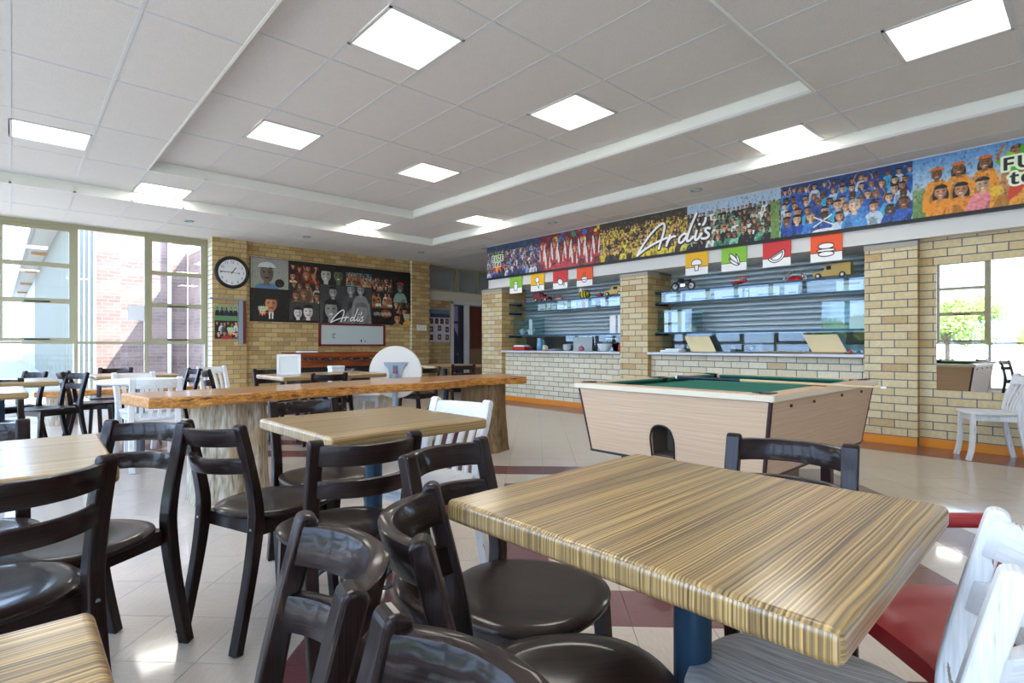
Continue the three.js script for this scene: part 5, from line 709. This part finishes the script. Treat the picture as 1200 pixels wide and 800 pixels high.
{
  const b = thing('slab_table', 'long live-edge wooden slab table standing on two tree trunks', 'table');
  slab(b, [[0.62, -3.93], [0.98, -3.87], [1.46, -3.94], [1.96, -4.03], [2.7, -3.94], [3.3, -4.1], [3.84, -3.98]], [[0.55, -4.45], [1.12, -4.44], [2.2, -4.6], [3.15, -4.68], [4.02, -4.6]], 0.738, 0.07);
  trunk(b, 1.12, -4.2, 0.24, 0.21, 0.672, M.bark, 1.3); trunk(b, 3.55, -4.3, 0.235, 0.19, 0.672, M.barkBrown, 4.1, 2.2);
  const w = thing('slab_bench', 'low live-edge slab bench on trunk legs along the windows', 'bench');
  slab(w, [[0.22, -9.3], [0.8, -9.2], [1.4, -9.15], [2.3, -9.1]], [[0.2, -9.62], [0.9, -9.6], [1.6, -9.55], [2.3, -9.5]], 0.455, 0.075); trunk(w, 0.48, -9.4, 0.15, 0.14, 0.385, M.bark, 2.2); trunk(w, 1.9, -9.33, 0.15, 0.14, 0.385, M.bark, 0.4);
}
// ---------- pool table ----------
{
  const L = 1.87, W = 1.35, t = thing('pool_table', 'pub pool table in pale wood laminate with green cloth', 'pool table', [3.815, 0, -1.825]);
  const taper = (x0, x1, z0, z1, y0, y1, ins) => { const g = span(x0, x1, y0, y1, z0, z1), p = g.attributes.position; for (let i = 0; i < p.count; i++) if (p.getY(i) < (y0 + y1) / 2) { p.setX(i, p.getX(i) - Math.sign(p.getX(i)) * ins); p.setZ(i, p.getZ(i) - Math.sign(p.getZ(i)) * ins); } g.computeVertexNormals(); return g; };
  const hx = L / 2 - 0.03, hz = W / 2 - 0.03, y0 = 0.34, y1 = 0.762, ins = 0.06;
  // four sloping panels; the end panel has the ball return cut out
  const quad = (a, b, c, d, hole) => { const s = new THREE.Shape([a, b, c, d].map((p) => new THREE.Vector2(...p))); if (hole) s.holes.push(hole); return new THREE.ExtrudeGeometry(s, { depth: 0.018, bevelEnabled: false }); };
  const lean = Math.atan2(ins, y1 - y0), H = Math.hypot(ins, y1 - y0); const rh = new THREE.Path(); { const cx = -0.02, cy = 0.125, w = 0.078, h = 0.1, r = 0.055; rh.moveTo(cx - w, cy - h); rh.lineTo(cx + w, cy - h); rh.lineTo(cx + w, cy + h - r); rh.quadraticCurveTo(cx + w, cy + h, cx + w - r, cy + h); rh.lineTo(cx - w + r, cy + h); rh.quadraticCurveTo(cx - w, cy + h, cx - w, cy + h - r); rh.closePath(); }
  const end = (sgn, hole) => uvGrain(quad([-hz + ins, 0], [hz - ins, 0], [hz, H], [-hz, H], hole), 'x').translate(0, 0, -0.009).rotateX(lean).rotateY(sgn * Math.PI / 2).translate(sgn * (hx - ins), y0, 0), side = (sgn) => uvGrain(quad([-hx + ins, 0], [hx - ins, 0], [hx, H], [-hx, H]), 'x').translate(0, 0, -0.009).rotateX(lean).rotateY(sgn > 0 ? 0 : Math.PI).translate(0, y0, sgn * (hz - ins));
  const pe = part('end_panel', end(-1, rh), M.lam, t); part('end_panel', end(1), M.lam, t); part('side_panel', side(1), M.lam, t); part('side_panel', side(-1), M.lam, t);
  // ball return tray behind the opening
  const tray = part('ball_return', merge(span(-hx + ins + 0.03, -hx + ins + 0.2, y0 + 0.0, y0 + 0.03, -0.12, 0.08), span(-hx + ins + 0.2, -hx + ins + 0.21, y0, y0 + 0.26, -0.12, 0.08), span(-hx + 0.03 + ins, -hx + ins + 0.2, y0, y0 + 0.26, -0.125, -0.12), span(-hx + ins + 0.03, -hx + ins + 0.2, y0, y0 + 0.26, 0.08, 0.085)), hex('#6e6252'), t); tray.userData.label = 'recessed ball return tray';
  part('return_rim', tube([[-hx + ins - 0.014, y0 + 0.028, 0.058], [-hx + ins - 0.031, y0 + 0.16, 0.058], [-hx + ins - 0.041, y0 + 0.218, 0.02], [-hx + ins - 0.041, y0 + 0.218, -0.06], [-hx + ins - 0.031, y0 + 0.16, -0.098], [-hx + ins - 0.014, y0 + 0.028, -0.098]], 0.006, 40, 6), M.black, t, 'black rim of the ball return'); part('corner_trim', merge([[-1, -1], [-1, 1], [1, -1], [1, 1]].map(([a, b]) => tube([[a * (hx + 0.001), y1, b * (hz + 0.001)], [a * (hx - ins), y0, b * (hz - ins)]], 0.013, 2, 6))), M.trimBrown, t); part('bottom_trim', merge(span(-hx + ins - 0.01, hx - ins + 0.01, y0 - 0.012, y0 + 0.004, hz - ins - 0.006, hz - ins + 0.01), span(-hx + ins - 0.01, hx - ins + 0.01, y0 - 0.012, y0 + 0.004, -hz + ins - 0.01, -hz + ins + 0.006), span(-hx + ins - 0.012, -hx + ins + 0.004, y0 - 0.012, y0 + 0.004, -hz + ins, hz - ins), span(hx - ins - 0.004, hx - ins + 0.012, y0 - 0.012, y0 + 0.004, -hz + ins, hz - ins)), M.black, t);
  part('underside', span(-hx + ins, hx - ins, y0, y0 + 0.01, -hz + ins, hz - ins), hex('#7a6450'), t); part('plinth', span(-0.45, 0.45, 0, y0, -0.3, 0.3), hex('#8a7058'), t); for (const a of [-1, 1]) for (const b of [-1, 1]) part('leg', rbox(0.07, y0, 0.07, 0.006, a * 0.66, y0 / 2, b * 0.42), M.trimBrown, t);
  // rim, cushions, cloth, pockets
  const rw = 0.115; part('rim', uvGrain(merge(rbox(L, 0.036, rw, 0.008, 0, 0.782, W / 2 - rw / 2), rbox(L, 0.036, rw, 0.008, 0, 0.782, -W / 2 + rw / 2), rbox(rw, 0.036, W - 2 * rw, 0.004, L / 2 - rw / 2, 0.782, 0), rbox(rw, 0.036, W - 2 * rw, 0.004, -L / 2 + rw / 2, 0.782, 0)), 'x'), M.lam, t);
  part('rim_edge', merge(box(L + 0.006, 0.03, 0.006, 0, 0.78, W / 2), box(L + 0.006, 0.03, 0.006, 0, 0.78, -W / 2), box(0.006, 0.03, W, L / 2, 0.78, 0), box(0.006, 0.03, W, -L / 2, 0.78, 0)), M.lamEdge, t);
  part('cloth', span(-L / 2 + rw, L / 2 - rw, 0.755, 0.765, -W / 2 + rw, W / 2 - rw), M.felt, t);
  const cz = W / 2 - rw, cx = L / 2 - rw, cs = (len, thick) => { const s = new THREE.Shape([[0, 0.008], [0, 0.036], [-thick, 0.032], [-thick, 0.024], [-0.02, 0.008]].map((p) => new THREE.Vector2(...p))); return new THREE.ExtrudeGeometry(s, { depth: len, bevelEnabled: false }); };
  for (const s of [-1, 1]) { part('cushion', cs(2 * cz - 0.16, 0.042).translate(0, 0.762, -cz + 0.08).translate(cx, 0, 0).rotateY(s > 0 ? 0 : Math.PI), M.felt, t); for (const e of [-1, 1]) part('cushion', cs(cx - 0.13, 0.042).rotateY(-Math.PI / 2).translate(cx - 0.13 + 0.06, 0.762, cz).translate(e > 0 ? 0 : -cx - 0.0, 0, 0).rotateY(s > 0 ? 0 : Math.PI), M.felt, t); }
  for (const [x, z] of [[-1, -1], [-1, 1], [1, -1], [1, 1], [0, -1], [0, 1]]) { const k = part('pocket', new THREE.CylinderGeometry(0.052, 0.045, 0.06, 20, 1, true).translate(x * (cx + 0.005), 0.772, z * (cz + 0.01)), M.black, t); part('pocket_plate', rbox(x ? 0.1 : 0.14, 0.006, 0.06, 0.002).rotateY(x && z ? -x * z * 0.78 * 0 : 0).translate(x * (cx + 0.03), 0.803, z * (cz + 0.05)), M.black, k); part('pocket_well', cyl(0.046, 0.046, 0.004, x * (cx + 0.005), 0.766, z * (cz + 0.01)), M.black, k); }
  for (const [x, y] of [[-0.65, 0.725], [-0.3, 0.725], [0.2, 0.73], [0.62, 0.73]]) part('bolt', new THREE.CylinderGeometry(0.009, 0.009, 0.01, 10).rotateX(Math.PI / 2).translate(x, y, hz - ins * (y1 - y) / (y1 - y0) + 0.014), M.trimBrown, t);
  // cue lying across the table
  const a = new THREE.Vector3(3.62, 0.822, -2.15), e = new THREE.Vector3(3.73, 0.812, -0.86), cue = thing('pool_cue', 'pool cue with black butt lying across the pool table', 'cue'), at = (k) => a.clone().lerp(e, k).toArray(), seg = (k0, k1, r0, r1, m, n) => { const p = new THREE.Vector3(...at(k0)), q = new THREE.Vector3(...at(k1)), g = new THREE.CylinderGeometry(r1, r0, p.distanceTo(q), 14); g.applyQuaternion(new THREE.Quaternion().setFromUnitVectors(new THREE.Vector3(0, 1, 0), q.clone().sub(p).normalize())); g.translate(...p.add(q).multiplyScalar(0.5).toArray()); part(n, g, m, cue); };
  seg(0, 0.01, 0.013, 0.013, M.paper, 'bumper'); seg(0.01, 0.36, 0.013, 0.011, hex('#16203a', { roughness: 0.3 }), 'butt'); seg(0.36, 0.98, 0.011, 0.006, hex('#d8b88a', { roughness: 0.35 }), 'shaft'); seg(0.98, 1, 0.006, 0.006, M.paper, 'tip');
}
// ---------- football table against the back wall ----------
{
  const t = thing('football_table', 'brown table football game against the brick wall', 'game table', [4.55, 0, -9.95]); const wood = std({ map: slabTex, color: '#c08a5a', roughness: 0.4 });
  part('side_board', uvGrain(rbox(1.75, 0.27, 0.04, 0.01, 0, 0.79, 0.36), 'x'), wood, t); part('side_board', uvGrain(rbox(1.75, 0.27, 0.04, 0.01, 0, 0.79, -0.36), 'x'), wood, t); for (const s of [-1, 1]) part('end_board', uvGrain(rbox(0.04, 0.27, 0.7, 0.01, s * 0.855, 0.79, 0), 'z'), wood, t);
  part('field', box(1.68, 0.02, 0.7, 0, 0.7, 0), hex('#2a6a3a'), t); part('cabinet', rbox(1.6, 0.42, 0.62, 0.01, 0, 0.46, 0), hex('#15181c'), t); for (const a of [-1, 1]) for (const b of [-1, 1]) part('leg', rbox(0.09, 0.26, 0.09, 0.008, a * 0.7, 0.13, b * 0.24), hex('#15181c'), t);
  for (let i = 0; i < 8; i++) { const x = -0.72 + i * 0.205, r = part('rod', new THREE.CylinderGeometry(0.009, 0.009, 1.06, 10).rotateX(Math.PI / 2).translate(x, 0.81, 0.1), M.steel, t); part('grip', new THREE.CylinderGeometry(0.02, 0.017, 0.12, 14).rotateX(Math.PI / 2).translate(x, 0.81, 0.62), M.black, r); part('bush', new THREE.CylinderGeometry(0.03, 0.03, 0.02, 14).rotateX(Math.PI / 2).translate(x, 0.81, 0.39), M.black, r); for (const z of [-0.15, 0.12]) part('player', rbox(0.03, 0.1, 0.03, 0.008, x, 0.79, z), hex(i % 2 ? '#b03a2a' : '#3a4a9a'), r); }
  part('score_rail', rbox(0.35, 0.03, 0.12, 0.008, -0.68, 0.935, 0.33), hex('#c8ccd0'), t);
  const bx = thing('white_crate', 'white plastic crate with hand hole on the long zebra table', 'crate', [2.16, 0.751, -5.84], -0.38);
  const pw = hex('#e9ebea', { roughness: 0.4 }), s = new THREE.Shape([[-0.11, 0], [0.11, 0], [0.11, 0.205], [-0.11, 0.205]].map((p) => new THREE.Vector2(...p))), hole = new THREE.Path([[-0.04, 0.16], [0.04, 0.16], [0.032, 0.178], [-0.032, 0.178]].map((p) => new THREE.Vector2(...p))); s.holes.push(hole);
  part('front', new THREE.ExtrudeGeometry(s, { depth: 0.01, bevelEnabled: false }).translate(0, 0, 0.09), hex('#d8dcd4'), bx); part('back', box(0.22, 0.205, 0.01, 0, 0.1025, -0.095), pw, bx); for (const k of [-1, 1]) part('side', box(0.012, 0.21, 0.2, k * 0.108, 0.105, 0), pw, bx); part('bottom', box(0.22, 0.012, 0.19, 0, 0.006, 0), pw, bx); part('front_rim', merge(box(0.024, 0.21, 0.016, -0.104, 0.105, 0.1), box(0.024, 0.21, 0.016, 0.104, 0.105, 0.1), box(0.22, 0.024, 0.016, 0, 0.2, 0.1), box(0.22, 0.016, 0.016, 0, 0.008, 0.1)), pw, bx); part('contents', box(0.19, 0.13, 0.14, 0, 0.08, 0), hex('#b8c8be'), bx);
  const wb = thing('white_box', 'small white carton standing on a chair seat near the football table', 'box', [2.86, 0.46, -6.23]); part('carton', rbox(0.16, 0.33, 0.12, 0.008, 0, 0.165, 0), hex('#dfe4e8'), wb); part('lid', rbox(0.165, 0.03, 0.125, 0.004, 0, 0.335, 0), hex('#d2d8dc'), wb);
}
shade(scene);
renderer.render(scene, camera);
